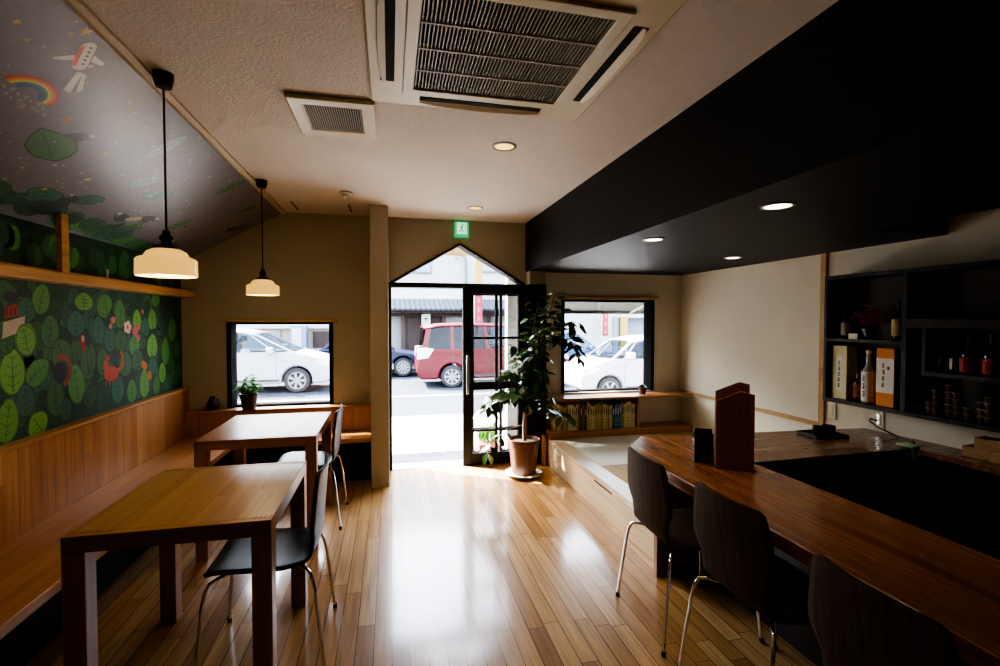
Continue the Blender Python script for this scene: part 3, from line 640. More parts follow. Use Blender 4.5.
# under-counter machine front edge seen inside the kitchen
e=thing('kitchen_worktop','pale wooden worktop corner inside the dark kitchen behind the counter','worktop',(0,0,0))
b=MB(); b.box(1.90,.55,.62,2.35,1.08,.65); obj('board',b,M['pine'],e,bevel=.003)
b=MB(); b.box(1.93,.58,0,2.32,1.05,.62); obj('cabinet',b,M['black'],e)

# items on the counter
e=thing('menu_stand','reddish wooden menu stand with gabled boards standing on the counter','menu stand',(1.655,2.035,CT),R(-34))
b=MB(); b.box(-.088,-.05,0,.088,.055,.012); obj('base',b,M['redwood'],e,bevel=.002)
for y,pts in ((-.05,[(-.088,.012),(.080,.012),(.080,.372),(.02,.386),(-.088,.335)]),(.03,[(-.088,.012),(.066,.012),(.066,.412),(.02,.422),(-.088,.372)])):
    b=MB(); b.prism(pts,'y',y,y+.015); obj('gable_board',b,M['redwood'],e,bevel=.002)
for i,h in enumerate((.30,.32)):
    b=MB(); b.box(-.093,-.028+i*.025,.012,.06,-.020+i*.025,h); obj('menu_card',b,M['paper'],e)
e=thing('card_holder','small black smoky card holder beside the menu stand','card holder',(1.572,2.165,CT),R(-30))
b=MB(); b.box(-.045,-.03,0,.045,.03,.008); b.box(-.045,-.03,.008,-.039,.03,.155); b.box(-.039,.022,.008,.045,.03,.165); b.box(-.039,-.03,.008,.045,-.024,.15); obj('holder',b,M['slate'],e,bevel=.002)
b=MB(); b.box(.049,-.028,.001,.052,-.004,.12); b.box(.049,.004,.001,.052,.02,.10); obj('card',b,M['paper'],e)
e=thing('serving_tray','black serving tray on the far end of the counter','tray',(2.66,2.485,CT),R(-6))
b=MB(); tx,ty=.11,.085; b.prism([(-tx,-ty),(tx,-ty),(tx,ty),(-tx,ty)],'z',0,.008)
for q in (-1,1): b.box(-tx,min(q*ty,q*(ty-.007)),.008,tx,max(q*ty,q*(ty-.007)),.018); b.box(min(q*tx,q*(tx-.007)),-ty+.007,.008,max(q*tx,q*(tx-.007)),ty-.007,.018)
obj('tray_body',b,M['blackp'],e,bevel=.002)
for x,y,lab in ((-.02,.0,'black ceramic cup on the tray nearer the menu stand'),(.062,.02,'black ceramic cup on the tray nearer the right wall')):
    c=Matrix.Rotation(R(-6),4,'Z')@Vector((x,y,0)); b=MB(); b.lathe([(0,0),(.026,0),(.036,.018),(.038,.05),(.034,.05),(.032,.022),(0,.008)],24); tag(obj('cup',b,M['blackp'],loc=(2.66+c.x,2.485+c.y,CT+.0085)),lab,'cup','black cups on the tray')
# towel over the kitchen edge
b=MB(); n=10
prof=[(2.098,.50),(2.094,.60),(2.097,.70),(2.104,.7285),(2.13,.731),(2.19,.7305)]
vs=[];fs=[]
for i,(y,z) in enumerate(prof):
    for j in range(n+1):
        wd=.035 if i<3 else .078
        vs.append((2.862+wd*j/n,y+.003*math.sin(j*1.9+i)*(1 if i<3 else 0),z+(.003*abs(math.sin(j*1.1)) if i>=3 else 0)))
for i in range(len(prof)-1):
    for j in range(n): a=i*(n+1)+j; fs.append((a,a+1,a+n+2,a+n+1))
b.faces(vs,fs); tag(obj('towel',b,M['towel'],recalc=False,solid=.006),'pale green towel hanging over the kitchen edge of the counter','towel')
# wooden boxes on the sideboard
def masu(x,y,z,lab):
    e=thing('wooden_box',lab,'box',(x,y,z),R(8),'square wooden boxes on the sideboard'); s=.055;h=.055
    b=MB(); b.box(-s,-s,0,s,s,.008); b.box(-s,-s,.008,-s+.008,s,h); b.box(s-.008,-s,.008,s,s,h); b.box(-s+.008,-s,.008,s-.008,-s+.008,h); b.box(-s+.008,s-.008,.008,s-.008,s,h); obj('box_body',b,M['pine'],e,bevel=.002)
masu(3.045,1.89,CT+.004,'square wooden box on the sideboard, lower box nearer the towel')
masu(3.045,1.77,CT+.004,'square wooden box on the sideboard, lower box at the picture edge')
masu(3.05,1.84,CT+.059,'square wooden box lying on top of two others on the sideboard')

# ------------------------------------------------------------------ black wall shelf
e=thing('wall_shelf','black open wall shelf unit full of bottles on the right wall','shelf',(0,0,0))
SF=2.935
b=MB()
b.box(SF,.4,.89,XR-.012,2.745,.915); b.box(SF,.4,1.725,XR-.012,2.745,1.75); b.box(SF,2.722,.915,XR-.012,2.745,1.725); b.box(SF,.4,.915,XR-.012,.42,1.725)
obj('case',b,M['shelfblk'],e,bevel=.002)
b=MB(); b.box(XR-.012,.4,.89,XR-.002,2.745,1.75); obj('back_panel',b,plain('shelf_back',(.035,.026,.02),.6,noise=.3),e)
b=MB(); b.box(SF+.002,2.20,.915,XR-.012,2.228,1.725); obj('upright',b,M['shelfblk'],e)
b=MB(); b.box(SF+.002,2.228,1.305,XR-.012,2.722,1.325); obj('shelf_board',b,M['shelfblk'],e)
b=MB(); b.box(SF-.002,.42,1.405,XR-.012,2.20,1.455); obj('shelf_board',b,M['shelfblk'],e)
b=MB(); b.box(SF+.002,.42,1.135,XR-.012,2.115,1.16); obj('shelf_board',b,M['shelfblk'],e)
b=MB(); b.box(SF+.002,2.095,1.16,XR-.012,2.115,1.405); obj('upright',b,M['shelfblk'],e)
# strokes for brush lettering on a face at constant x
def strokes(x,yc,z0,z1,w,n,seed):
    r=random.Random(seed); b=MB(); h=(z1-z0)/n
    for i in range(n):
        zc=z1-h*(i+.5)
        for j in range(3): 
            z=zc+(j-1)*h*.26; ww=w*r.uniform(.5,1); o=r.uniform(-.1,.1)*w; b.box(x-.0012,yc-ww/2+o,z-h*.045,x-.0002,yc+ww/2+o,z+h*.045)
        yy=yc+r.uniform(-.2,.2)*w; b.box(x-.0012,yy-w*.07,zc-h*.38,x-.0002,yy+w*.07,zc+h*.38)
        if r.random()<.6: yy=yc+r.uniform(-.4,.4)*w; b.box(x-.0012,yy-w*.06,zc-h*.3,x-.0002,yy+w*.06,zc+h*.1)
    return b
zb=.9155
e=thing('gift_box','tall pale yellow carton with a white lettered panel on the lower shelf','box',(0,0,0))
b=MB(); b.box(2.97,2.60,zb,3.06,2.705,1.275); obj('carton',b,M['cream'],e,bevel=.002)
b=MB(); b.box(2.9685,2.630,.97,2.9705,2.672,1.21); obj('front_label',b,M['paper'],e)
obj('lettering',strokes(2.9685,2.652,.99,1.18,.022,5,4),M['ink'],e)
e=thing('gift_box','orange and white carton beside the white bottle on the lower shelf','box',(0,0,0))
b=MB(); b.box(2.965,2.285,zb,3.06,2.395,1.275); obj('carton',b,M['orange'],e,bevel=.002)
b=MB(); b.box(2.9635,2.2855,1.00,2.9655,2.3945,1.215); obj('front_label',b,M['paper'],e)
obj('lettering',strokes(2.9635,2.35,1.03,1.19,.020,4,9),M['ink'],e)
b=MB(); b.box(2.9624,2.312,1.145,2.9634,2.326,1.165); obj('seal',b,M['inkred'],e)
def bottle(x,y,z,r,h,lab,glass,label,cap,neck=.3,lz=(.12,.55),group=None,extra=None):
    e=thing('bottle',lab,'bottle',(x,y,z),0,group)
    hs=h*(1-neck)
    b=MB(); b.lathe([(0,0),(r*.9,0),(r,.006),(r,hs*.86),(r*.9,hs*.93),(r*.55,hs*1.03),(r*.36,hs*1.12),(r*.33,h*.95),(r*.38,h*.955),(r*.38,h*.97),(0,h*.97)],22); obj('glass_body',b,glass,e)
    b=MB(); b.lathe([(r*.40,h*.93),(r*.41,h),(0,h)],18); obj('cap',b,cap,e)
    if label:
        b=MB(); b.lathe([(r*1.012,h*lz[0]),(r*1.012,h*lz[1])],22); b.f=b.f[:-2]; b.mi=b.mi[:-2]; b.fc=b.fc[:-2]; o=obj('label_band',b,label,e,recalc=False)
        if extra:
            b=strokes(-r*1.012,0,h*(lz[0]+.06),h*(lz[1]-.05),r*.5,3,extra); obj('lettering',b,M['ink'],o)
    return e
bottle(3.00,2.475,zb,.036,.34,'white labelled bottle with a pale neck beside the orange carton',M['paleglass'],M['paper'],M['cream'],.34,(.04,.60),extra=5)
bottle(3.00,2.545,zb,.024,.20,'small dark brown bottle between pale yellow carton and white bottle',M['brownglass'],plain('label_rust',(.25,.06,.02),.5,noise=.2),M['blackp'],.3)
bottle(3.00,2.295,1.3255,.032,.235,'dark bottle with a gold label beside the purple flowers',M['brownglass'],plain('label_gold',(.45,.32,.12),.5,noise=.4,nscale=40),M['blackp'],.36)
bottle(3.00,2.635,1.3255,.030,.185,'stubby dark bottle with a grey label behind the purple flowers',M['greenglass'],plain('label_grey',(.30,.27,.2),.5,noise=.4,nscale=40),M['blackp'],.3)
bottle(3.00,1.925,1.1605,.038,.215,'dark bottle with a red label on the middle shelf, nearer the glass jars',M['greenglass'],M['labelred'],M['blackp'],.42,(.06,.42),'red labelled bottles on the middle shelf',extra=7)
bottle(3.00,1.825,1.1605,.038,.215,'dark bottle with a red label on the middle shelf, nearer the picture edge',M['greenglass'],M['labelred'],M['blackp'],.42,(.06,.42),'red labelled bottles on the middle shelf',extra=8)
# glass jars
for y,lab in ((2.06,'short brown glass jar on the middle shelf beside the upright'),(2.00,'short glass jar with a pale label on the middle shelf')):
    e=thing('glass_jar',lab,'jar',(3.01,y,1.1605),0,'short jars on the middle shelf')
    b=MB(); b.lathe([(0,0),(.026,0),(.028,.005),(.028,.085),(.024,.092),(0,.092)],20); obj('jar_body',b,M['brownglass'],e)
    b=MB(); b.lathe([(.026,.092),(.027,.105),(0,.106)],20); obj('lid',b,M['blackp'],e)
    if y<2.03: b=MB(); b.box(-.0295,-.008,.02,-.0275,.006,.08); obj('paper_label',b,M['paper'],e)
# flower arrangement
e=thing('flower_pot','purple dried flower arrangement in a small pot on the upper shelf','flowers',(3.01,2.48,1.3255))
b=MB(); b.lathe([(0,0),(.03,0),(.042,.05),(.045,.07),(.04,.07),(.036,.06),(0,.06)],20); obj('pot',b,M['brownglass'],e)
b=MB(); rf=random.Random(5)
for i in range(60):
    a=rf.uniform(0,6.28); t=rf.uniform(.1,1); p=Vector((math.cos(a)*.055*t,math.sin(a)*.10*t,.09+rf.uniform(0,.13)*(1.1-.5*t)))
    r=rf.uniform(.018,.032)
    for j in range(5):
        q=j*1.257+i; d=Vector((math.cos(q),math.sin(q),.4))*r; s=Vector((-math.sin(q),math.cos(q),0))*r*.45
        b.poly([p,p+d*.6+s,p+d,p+d*.6-s])
obj('foliage',b,M['purple'],e,recalc=False)  # this mesh is the purple petals of the dried flowers, not leaves
b=MB()
for i in range(14):
    a=i*.45; b.tube([(0,0,.05),(math.cos(a)*.02,math.sin(a)*.035,.09),(math.cos(a)*.045,math.sin(a)*.08,.13+.03*(i%3))],.0016,5)
obj('stems',b,M['bark'],e)
b=MB(); b.box(2.945,2.505,1.3255,2.949,2.57,1.362); tag(obj('white_card',b,M['paper']),'small white card standing before the purple flowers','card')
# little ceramic cups, stacked
e0=None
def cupproto(loc,lab,m=None):
    b=MB(); b.lathe([(0,0),(.014,0),(.015,.003),(.020,.030),(.0225,.032),(.0215,.034),(.018,.032),(.013,.006),(0,.005)],16)
    e=thing('sake_cup',lab,'cup',loc,0,'small ceramic cups on the lowest shelf')
    obj('cup_body',b,M['cup'],e); b=MB(); b.lathe([(.0225,.0305),(.0232,.033),(.0215,.0352),(.0205,.0345)],16); obj('rim',b,M['cupw'],e); return e
def cuplab(pile,row): return 'small brown ceramic cup in the %s pile on the lowest shelf, %s'%(pile,row)
piles=[('first',[(2.165,1),(2.115,2),(2.065,4),(2.015,5),(1.965,4)]),('second',[(1.915,2),(1.865,3),(1.82,4)]),('third',[(1.75,2),(1.70,4),(1.65,4),(1.60,3)])]
for pn,cols in piles:
    for ci,(y,nn) in enumerate(cols):
        for r in range(nn):
            loc=(2.985+.02*(ci%2),y,zb+r*.0355)
            lab=cuplab(pn,'%s column, %s'%(['first','second','third','fourth','fifth'][ci],['lowest','second up','third up','fourth up','fifth up'][r]))
            if e0 is None: e0=cupproto(loc,lab)
            else: dup(e0,loc,r*.7,lab)
# wall plates and wire
def plate(y,z,lab,dark=False):
    e=thing('wall_outlet',lab,'outlet',(XR-.009,y,z),0,'outlets on the right wall')
    b=MB(); b.box(0,-.035,-.06,.0085,.035,.06); obj('plate',b,M['outlet'],e,bevel=.003)
    b=MB(); b.box(-.003,-.012,-.035,.001,.012,.035); obj('socket',b,M['outlet'] if not dark else M['steel'],e,bevel=.002)
plate(2.845,.79,'cream wall outlet beside the wooden post under the black shelf'); plate(2.50,.80,'cream wall outlet above the counter with a black cord',True)
b=MB(); b.tube([(3.112,2.50,.79),(3.08,2.52,.80),(3.05,2.50,.79),(3.04,2.44,.765),(3.05,2.38,.745),(3.07,2.33,.7235)],.005,8); tag(obj('power_cord',b,M['blackp']),'black power cord curving from the outlet onto the counter','cord')

# ------------------------------------------------------------------ ceiling fittings
e=thing('air_conditioner','square ceiling cassette air conditioner with a slatted grille','air conditioner',(.40,1.715,ZC))
b=MB(); S=.475
# panel ring with a square opening for the grille and four louver slots
ring(b,(-S,-S,S,S),(-.315,-.315,.315,.315),-.028,0); obj('panel',b,M['acwhite'],e,bevel=.008)
b=MB(); b.box(-.315,-.315,-.004,.315,.315,-.001); obj('filter_recess',b,M['void'],e)
b=MB(); g=.31; t=.045
ring(b,(-.345,-.345,.345,.345),(-.345+t,-.345+t,.345-t,.345-t),-.040,-.0285)
obj('grille_frame',b,M['acwhite'],e,bevel=.004)
b=MB()
for i in range(46): x=-.30+.60*(i+.5)/46; b.box(x-.0022,-.30,-.033,x+.0022,.30,-.024)
for i in (1,2,3): y=-.30+.6*i/4; b.box(-.30,y-.005,-.036,.30,y+.005,-.019)
obj('grille',b,M['acgrille'],e,smooth=False)
for i in range(4):
    Mz=Matrix.Rotation(i*math.pi/2,4,'Z')
    b=MB(); b.box(-.27,-.432,-.030,.27,-.378,-.0275,M=Mz); o=obj('louver_slot',b,M['void'],e)
    Mr=Mz@Matrix.Translation((0,-.42,-.030))@Matrix.Rotation(R(24),4,'X')
    b=MB(); b.prism([(-.27,-.004),(-.2,-.016),(0,-.022),(.2,-.016),(.27,-.004),(.27,.030),(-.27,.030)],'z',-.004,.001,M=Mr); obj('louver',b,M['acwhite'],o)
e=thing('ceiling_vent','cream square ventilation grille in the ceiling beside the air conditioner','vent',(-.25,2.45,ZC))
b=MB(); ring(b,(-.19,-.215,.19,.215),(-.125,-.14,.125,.14),-.022,0); obj('frame',b,M['ventw'],e,bevel=.012)
b=MB(); b.box(-.125,-.14,-.008,.125,.14,-.002); obj('backing',b,M['void'],e)
b=MB()
for i in range(24): x=-.125+.25*(i+.5)/24; b.box(x-.0018,-.14,-.018,x+.0025,.14,-.009)
obj('slats',b,M['acgrille'],e,smooth=False)
e=thing('smoke_detector','small round smoke detector on the ceiling near the partition','smoke detector',(-.324,3.88,ZC))
b=MB(); b.lathe([(0,0),(.045,0),(.047,-.012),(.035,-.02),(0,-.02)],24); obj('mount',b,M['ventw'],e)
b=MB(); b.lathe([(.028,-.02),(.026,-.035),(.012,-.042),(0,-.043)],20); obj('sensor_head',b,M['steel'],e)
def downlight(x,y,z,lab,warm,watts,grp,r=.05):
    e=thing('downlight',lab,'downlight',(x,y,z),0,grp)
    b=MB(); b.lathe([(r+.014,0),(r+.013,-.005),(r,-.007),(r-.004,-.003),(r-.004,-.0005)],32); b.f=b.f[:-2]; b.mi=b.mi[:-2]; b.fc=b.fc[:-2]
    obj('trim_ring',b,plain('ring',(.20,.16,.10) if warm else (.35,.33,.3),.35,noise=.03),e,recalc=False)
    b=MB(); b.lathe([(r-.003,-.0035),(r*.6,-.0022),(0,-.002)],28); b.f=b.f[:-2]+b.f[-1:] if False else b.f; obj('lamp',b,M['lampwarm'] if warm else M['lampwhite'],e)
    l=bpy.data.lights.new('downlight_beam','SPOT'); l.energy=watts; l.color=(1,.80,.55) if warm else (1,.88,.70); l.spot_size=R(110); l.spot_blend=.9; l.shadow_soft_size=.05
    lo=bpy.data.objects.new('downlight_beam',l); C.objects.link(lo); lo.location=(x,y,z-.03)
    return e
G1='round downlights in the cream ceiling'; G2='round downlights in the black ceiling'
downlight(.635,2.66,ZC,'gold round downlight in the cream ceiling just beyond the air conditioner',True,9,G1,.056)
downlight(.732,4.16,ZC,'gold round downlight in the cream ceiling close to the exit sign',True,9,G1,.056)
downlight(1.62,1.75,SZ,'bright round downlight in the black ceiling, largest and nearest the camera',False,5,G2,.055)
downlight(1.56,2.64,SZ,'bright round downlight in the black ceiling, the leftmost of three',False,5,G2)
downlight(2.62,3.27,SZ,'bright round downlight in the black ceiling nearest the cream wall',False,5,G2)
def pendant(x,y,lab):
    e=thing('pendant_lamp',lab,'pendant lamp',(x,y,0),0,'opal glass pendant lamps'); zb=1.625
    top=ZC if x>-.868 else ZC
    b=MB(); b.lathe([(0,ZC-.001),(.037,ZC-.001),(.035,ZC-.03),(.028,ZC-.055),(0,ZC-.056)],24); obj('ceiling_cap',b,M['blackp'],e)
    b=MB(); b.tube([(0,0,ZC-.055),(0,0,zb+.16)],.0042,8); obj('cord',b,M['blackp'],e)
    b=MB(); b.lathe([(.0,zb+.185),(.012,zb+.183),(.016,zb+.165),(.024,zb+.160),(.024,zb+.145),(.018,zb+.14),(.020,zb+.132),(.045,zb+.118),(.050,zb+.108),(0,zb+.108)],24); obj('socket',b,M['blackm'],e)
    b=MB(); b.lathe([(.040,zb+.110),(.055,zb+.106),(.070,zb+.096),(.078,zb+.080),(.098,zb+.072),(.106,zb+.064),(.107,zb+.004),(.104,zb),(.101,zb+.004),(.101,zb+.062),(.074,zb+.072),(.065,zb+.090),(.040,zb+.104)],48); b.f=b.f[:-2]; b.mi=b.mi[:-2]; b.fc=b.fc[:-2]
    s=obj('lamp_shade',b,M['shade'],e,ang=25)
    b=MB(); b.lathe([(0,zb+.012),(.1005,zb+.012),(.1005,zb+.016),(0,zb+.017)],40); obj('diffuser',b,M['shade_lit'],s)
    l=bpy.data.lights.new('pendant_glow','POINT'); l.energy=2.2; l.color=(1,.78,.45); l.shadow_soft_size=.08
    lo=bpy.data.objects.new('pendant_glow',l); C.objects.link(lo); lo.location=(x,y,zb-.06)
pendant(-.872,2.185,'opal glass pendant lamp on a long black cord over the nearer oak table')
pendant(-.872,3.68,'opal glass pendant lamp on a black cord over the oak table below the window')
b=MB(); b.tube([(-1.69,3.42,1.712),(-1.69,3.42,1.735)],.006,8); b.lathe([(0,1.735),(.012,1.738),(.008,1.76),(0,1.765)],12,(-1.69,3.42,0)); tag(obj('small_hook',b,M['ventw']),'tiny pale hook standing on the wooden rail beneath the nearer lamp','hook')

# ------------------------------------------------------------------ plants
def leafpts(p,d,n,L,W,bend=.25):
    d=d.normalized(); s=d.cross(n).normalized(); n=s.cross(d).normalized()
    prof=[(0,.02),(.15,.55),(.38,1),(.62,.92),(.84,.5),(1,.0)]
    c=[];l=[];r=[]
    for t,w in prof:
        q=p+d*L*t-n*L*bend*t*t; c.append(q); l.append(q+s*W*w*.5+n*W*.10*w); r.append(q-s*W*w*.5+n*W*.10*w)
    return c,l,r
def addleaf(mb,p,d,n,L,W,m=0,bend=.25):
    c,l,r=leafpts(p,d,n,L,W,bend); v=c+l+r; k=len(c); f=[]
    for i in range(k-1): f.append((i,i+1,k+i+1,k+i)); f.append((i+1,i,2*k+i,2*k+i+1))
    mb.faces(v,f,m)
e=thing('potted_ficus','tall ficus tree with glossy leaves in a brown pot beside the sliding door','plant',(1.205,4.27,0))
b=MB(); b.lathe([(0,.012),(.13,.012),(.165,.03),(.172,.038),(.165,.042),(.14,.03),(0,.028)],36); obj('saucer',b,M['saucer'],e)
b=MB(); b.lathe([(0,.03),(.105,.03),(.112,.04),(.14,.31),(.15,.315),(.15,.35),(.138,.352),(.132,.32),(0,.31)],36); obj('pot',b,M['terra'],e)
b=MB(); b.lathe([(.130,.318),(.08,.328),(0,.33)],24); obj('soil',b,M['soil'],e)
tr=[[(0.0,0,.31),(.0,.01,.45),(.005,.0,.62),(.03,-.02,.80),(.08,-.03,.98),(.13,0,1.14),(.19,.02,1.32),(.26,.02,1.52),(.30,0,1.72)],
    [(.015,.0,.31),(.02,.0,.46),(.01,-.01,.60),(.01,.0,.78),(.03,.01,.98),(.07,0,1.18),(.10,.03,1.38),(.15,.03,1.62)],
    [(.005,-.01,.58),(-.07,-.06,.72),(-.18,-.08,.80),(-.29,-.10,.76),(-.38,-.10,.64)],
    [(.13,.01,1.14),(.24,-.02,1.26),(.36,-.03,1.40),(.47,-.02,1.44),(.54,-.02,1.34)],
    [(.13,0,1.14),(.27,0,1.18),(.40,-.02,1.30),(.49,-.02,1.22),(.54,-.02,1.08)],
    [(.01,-.01,.55),(.10,-.05,.64),(.22,-.09,.64),(.33,-.10,.58),(.40,-.10,.52)],
    [(0,0,.48),(-.12,-.03,.46),(-.24,-.05,.40),(-.32,-.05,.32),(-.36,-.05,.22)],
    [(.03,.02,.98),(-.05,0,1.10),(-.09,-.02,1.22)],[(.03,-.02,.80),(-.06,-.05,.92),(-.14,-.05,.98),(-.18,-.05,.95)],[(.08,-.03,.98),(.10,-.08,1.2),(.12,-.09,1.38)],
    [(.01,0,.66),(-.05,-.12,.76),(-.12,-.17,.80),(-.20,-.18,.76)],[(.005,0,.62),(.06,-.12,.72),(.11,-.14,.80)],[(.19,.02,1.32),(.30,.0,1.42),(.34,0,1.55)]]
b=MB()
for i,p in enumerate(tr):
    n=len(p); r0=.0125 if i<2 else .005; r1=.0035 if i<2 else .002; b.tube(p,[r0+(r1-r0)*j/(n-1) for j in range(n)],8)
obj('trunk',b,M['bark'],e)
rp=random.Random(21); mb=MB()
def along(path,n,t0=.25,L=(.09,.13),sp=.05,m=(0,0,1)):
    P=[Vector(q) for q in path]
    for i in range(n):
        t=t0+(1-t0)*(i+rp.random())/n; x=t*(len(P)-1); k=min(int(x),len(P)-2); p=P[k].lerp(P[k+1],x-k)
        ax=(P[k+1]-P[k]).normalized(); a=i*2.4+rp.uniform(-.6,.6); d=Vector((math.cos(a),math.sin(a)*.8,rp.uniform(-.9,.25)))+ax*.3
        o=Vector((math.cos(a),math.sin(a),0))*rp.uniform(.005,sp)
        l=rp.uniform(*L)
        addleaf(mb,p+o,d,Vector((rp.uniform(-.5,.5),rp.uniform(-.9,.1),1)),l,l*rp.uniform(.46,.56),rp.choice(m),rp.uniform(.1,.4))
along(tr[0],62,.40,sp=.07); along(tr[1],52,.42,sp=.07); along(tr[2],46,.22,sp=.05); along(tr[3],26,.25,sp=.05); along(tr[4],30,.3,sp=.05); along(tr[5],18,.35,sp=.03,m=(0,1)); along(tr[6],9,.4,sp=.03)
along(tr[7],16,.2); along(tr[8],20,.3); along(tr[9],22,.2); along(tr[10],34,.2,sp=.06); along(tr[11],26,.2,sp=.06); along(tr[12],14,.2)
for c,n,rr in (((-.05,-.08,.80),40,.12),((.08,-.05,.86),34,.12),((.05,-.06,1.05),24,.11)):
    for i in range(n):
        p=Vector(c)+Vector((rp.gauss(0,1),rp.gauss(0,.7),rp.gauss(0,1)))*rr*.6; a=rp.uniform(0,6.28); l=rp.uniform(.09,.13)
        addleaf(mb,p,Vector((math.cos(a),math.sin(a)*.8,rp.uniform(-.8,.2))),Vector((rp.uniform(-.4,.4),rp.uniform(-.9,.1),1)),l,l*.5,rp.choice((0,0,1)),.3)
obj('foliage',mb,[M['leaf'],M['leafl']],e,recalc=False,ang=80)
# small plant on the left ledge
e=thing('potted_herb','small bright green plant in a dark pot on the left window ledge','plant',(-1.225,4.635,.66)); e.scale=(1.15,1.15,1.15)
b=MB(); b.lathe([(0,0),(.046,0),(.048,.01),(.063,.10),(.067,.102),(.067,.122),(.06,.122),(.056,.10),(0,.095)],28); obj('pot',b,plain('dark_brown_pot',(.035,.022,.016),.4,noise=.2),e)
b=MB(); b.lathe([(.058,.105),(0,.108)],20); obj('soil',b,M['soil'],e)
mb=MB(); rh=random.Random(4)
for i in range(150):
    a=rh.uniform(0,6.28); t=rh.random(); p=Vector((math.cos(a)*.07*t,math.sin(a)*.06*t,.13+.11*rh.random()*(1.15-t*.7))); l=rh.uniform(.035,.055)
    addleaf(mb,p,Vector((math.cos(a),math.sin(a),rh.uniform(-.3,.6))),Vector((rh.uniform(-.3,.3),rh.uniform(-.3,.3),1)),l,l*.55,0,.25)
obj('foliage',mb,M['herb'],e,recalc=False,ang=80)
b=MB()
for i in range(12): a=i*.55; b.tube([(0.02*math.cos(a),.02*math.sin(a),.10),(.045*math.cos(a),.04*math.sin(a),.18)],.002,5)
obj('stems',b,M['herb'],e)
e=thing('small_vase','little dark jug vase in the corner of the left window ledge','vase',(-1.525,4.655,.66))
b=MB(); b.lathe([(0,0),(.034,0),(.044,.015),(.046,.055),(.034,.085),(.022,.10),(.024,.118),(.020,.118),(.018,.10),(0,.095)],24); obj('vase_body',b,M['blackp'],e)
b=MB(); b.tube([(.03,0,.09),(.06,0,.085),(.066,0,.06),(.046,0,.04)],.005,8); obj('handle',b,M['blackp'],e)
e=thing('potted_succulent','little succulent in a brown pot on the right window ledge','plant',(2.60,4.60,.668))
b=MB(); b.lathe([(0,0),(.034,0),(.044,.055),(.046,.07),(.041,.07),(.038,.055),(0,.05)],24); obj('pot',b,plain('brown_grey_pot',(.12,.065,.04),.5,noise=.2),e)
mb=MB()
for i in range(46):
    a=i*2.4; t=(i/46)**.5; addleaf(mb,Vector((math.cos(a)*.03*t,math.sin(a)*.03*t,.06+.02*(1-t))),Vector((math.cos(a)*t,math.sin(a)*t,1.1-t*.7)),Vector((-math.cos(a),-math.sin(a),1)),.035,.014,0,.1)
obj('leaves',mb,plain('succulent_green',(.06,.11,.05),.5,noise=.3),e,recalc=False,ang=80)

# ------------------------------------------------------------------ outside
RZ=-.45
M['asphalt']=plain('asphalt',(.05,.057,.072),.95,spec=.08,bump=.3,bscale=60,noise=.12,nscale=12)
M['concrete']=plain('concrete_walk',(.30,.295,.29),.95,spec=.1,bump=.1,noise=.06,nscale=5)
b=MB(); b.box(-30,9.35,RZ-.3,40,17.6,RZ); struct('road',b,M['asphalt'])
b=MB(); b.prism([(5.6,-.12),(9.2,-.40),(9.35,-.40),(9.35,-.8),(5.6,-.8)],'x',-30,40); struct('sidewalk',b,M['concrete'])
b=MB(); b.box(-30,17.6,RZ-.3,40,26,RZ+.12); struct('sidewalk.001',b,M['concrete'])
def tilesm():
    m,nt,N,L,bs=base('apron_tiles'); tc=N.new('ShaderNodeTexCoord'); t=N.new('ShaderNodeTexBrick'); L.new(tc.outputs['Object'],t.inputs['Vector'])
    t.inputs['Scale'].default_value=1; t.inputs['Brick Width'].default_value=.3; t.inputs['Row Height'].default_value=.3; t.inputs['Mortar Size'].default_value=.006
    t.inputs['Color1'].default_value=(.03,.03,.05,1); t.inputs['Color2'].default_value=(.05,.048,.068,1); t.inputs['Mortar'].default_value=(.075,.072,.078,1); t.offset=.0
    L.new(t.outputs['Color'],bs.inputs['Base Color']); bs.inputs['Roughness'].default_value=.8; bs.inputs['Specular IOR Level'].default_value=.12; return m
b=MB(); b.box(-4,T1,-.4,8,5.62,-.095); struct('entrance_apron',b,tilesm())
b=MB()
for y in (12.05,): b.box(-30,y,RZ,40,y+.16,RZ+.004)
tag(obj('lane_line',b,plain('road_paint',(.26,.26,.26),.7,noise=.06)),'white lane line painted along the street','road marking')
e=thing('drain_grate','dark slotted drain grate set in the pavement outside the door','drain',(.15,8.62,-.358))
b=MB(); b.box(-.21,-.12,-.02,.21,.12,.006); obj('frame',b,M['concrete'],e)
b=MB(); 
for i in range(6): b.box(-.19+i*.068,-.09,.0062,-.155+i*.068,.09,.009)
obj('slots',b,plain('grate_slots',(.10,.09,.07),.8,noise=.2),e)
b=MB(); b.box(1.215,4.95,-.094,1.32,5.06,2.6); tag(obj('porch_post',b,plain('white_post',(.36,.355,.34),.7,noise=.04),bevel=.004),'white square porch post outside behind the sliding door','post')
e=thing('planter','brick red planter of tall grass outside the door','planter',(1.09,5.38,-.095))
b=MB(); b.box(-.12,-.1,0,.12,.1,.14); obj('box',b,plain('planter_red',(.32,.10,.06),.7,noise=.15),e,bevel=.006)
mb=MB(); rg=random.Random(2)
for i in range(110):
    a=rg.uniform(0,6.28); p=Vector((rg.uniform(-.1,.1),rg.uniform(-.08,.08),.14)); addleaf(mb,p,Vector((math.cos(a)*.35,math.sin(a)*.35,1)),Vector((math.cos(a),math.sin(a),.2)),rg.uniform(.14,.26),.016,0,.15)
obj('grass_blades',mb,M['herb'],e,recalc=False)
e=thing('awning','grey awning slung outside above the right window','awning',(0,0,0))
b=MB(); b.prism([(5.5,1.56),(5.53,1.56),(4.93,2.05),(4.90,2.05)],'x',1.6,3.6); obj('canopy',b,plain('awning_cloth',(.12,.13,.12),.8,noise=.06),e)
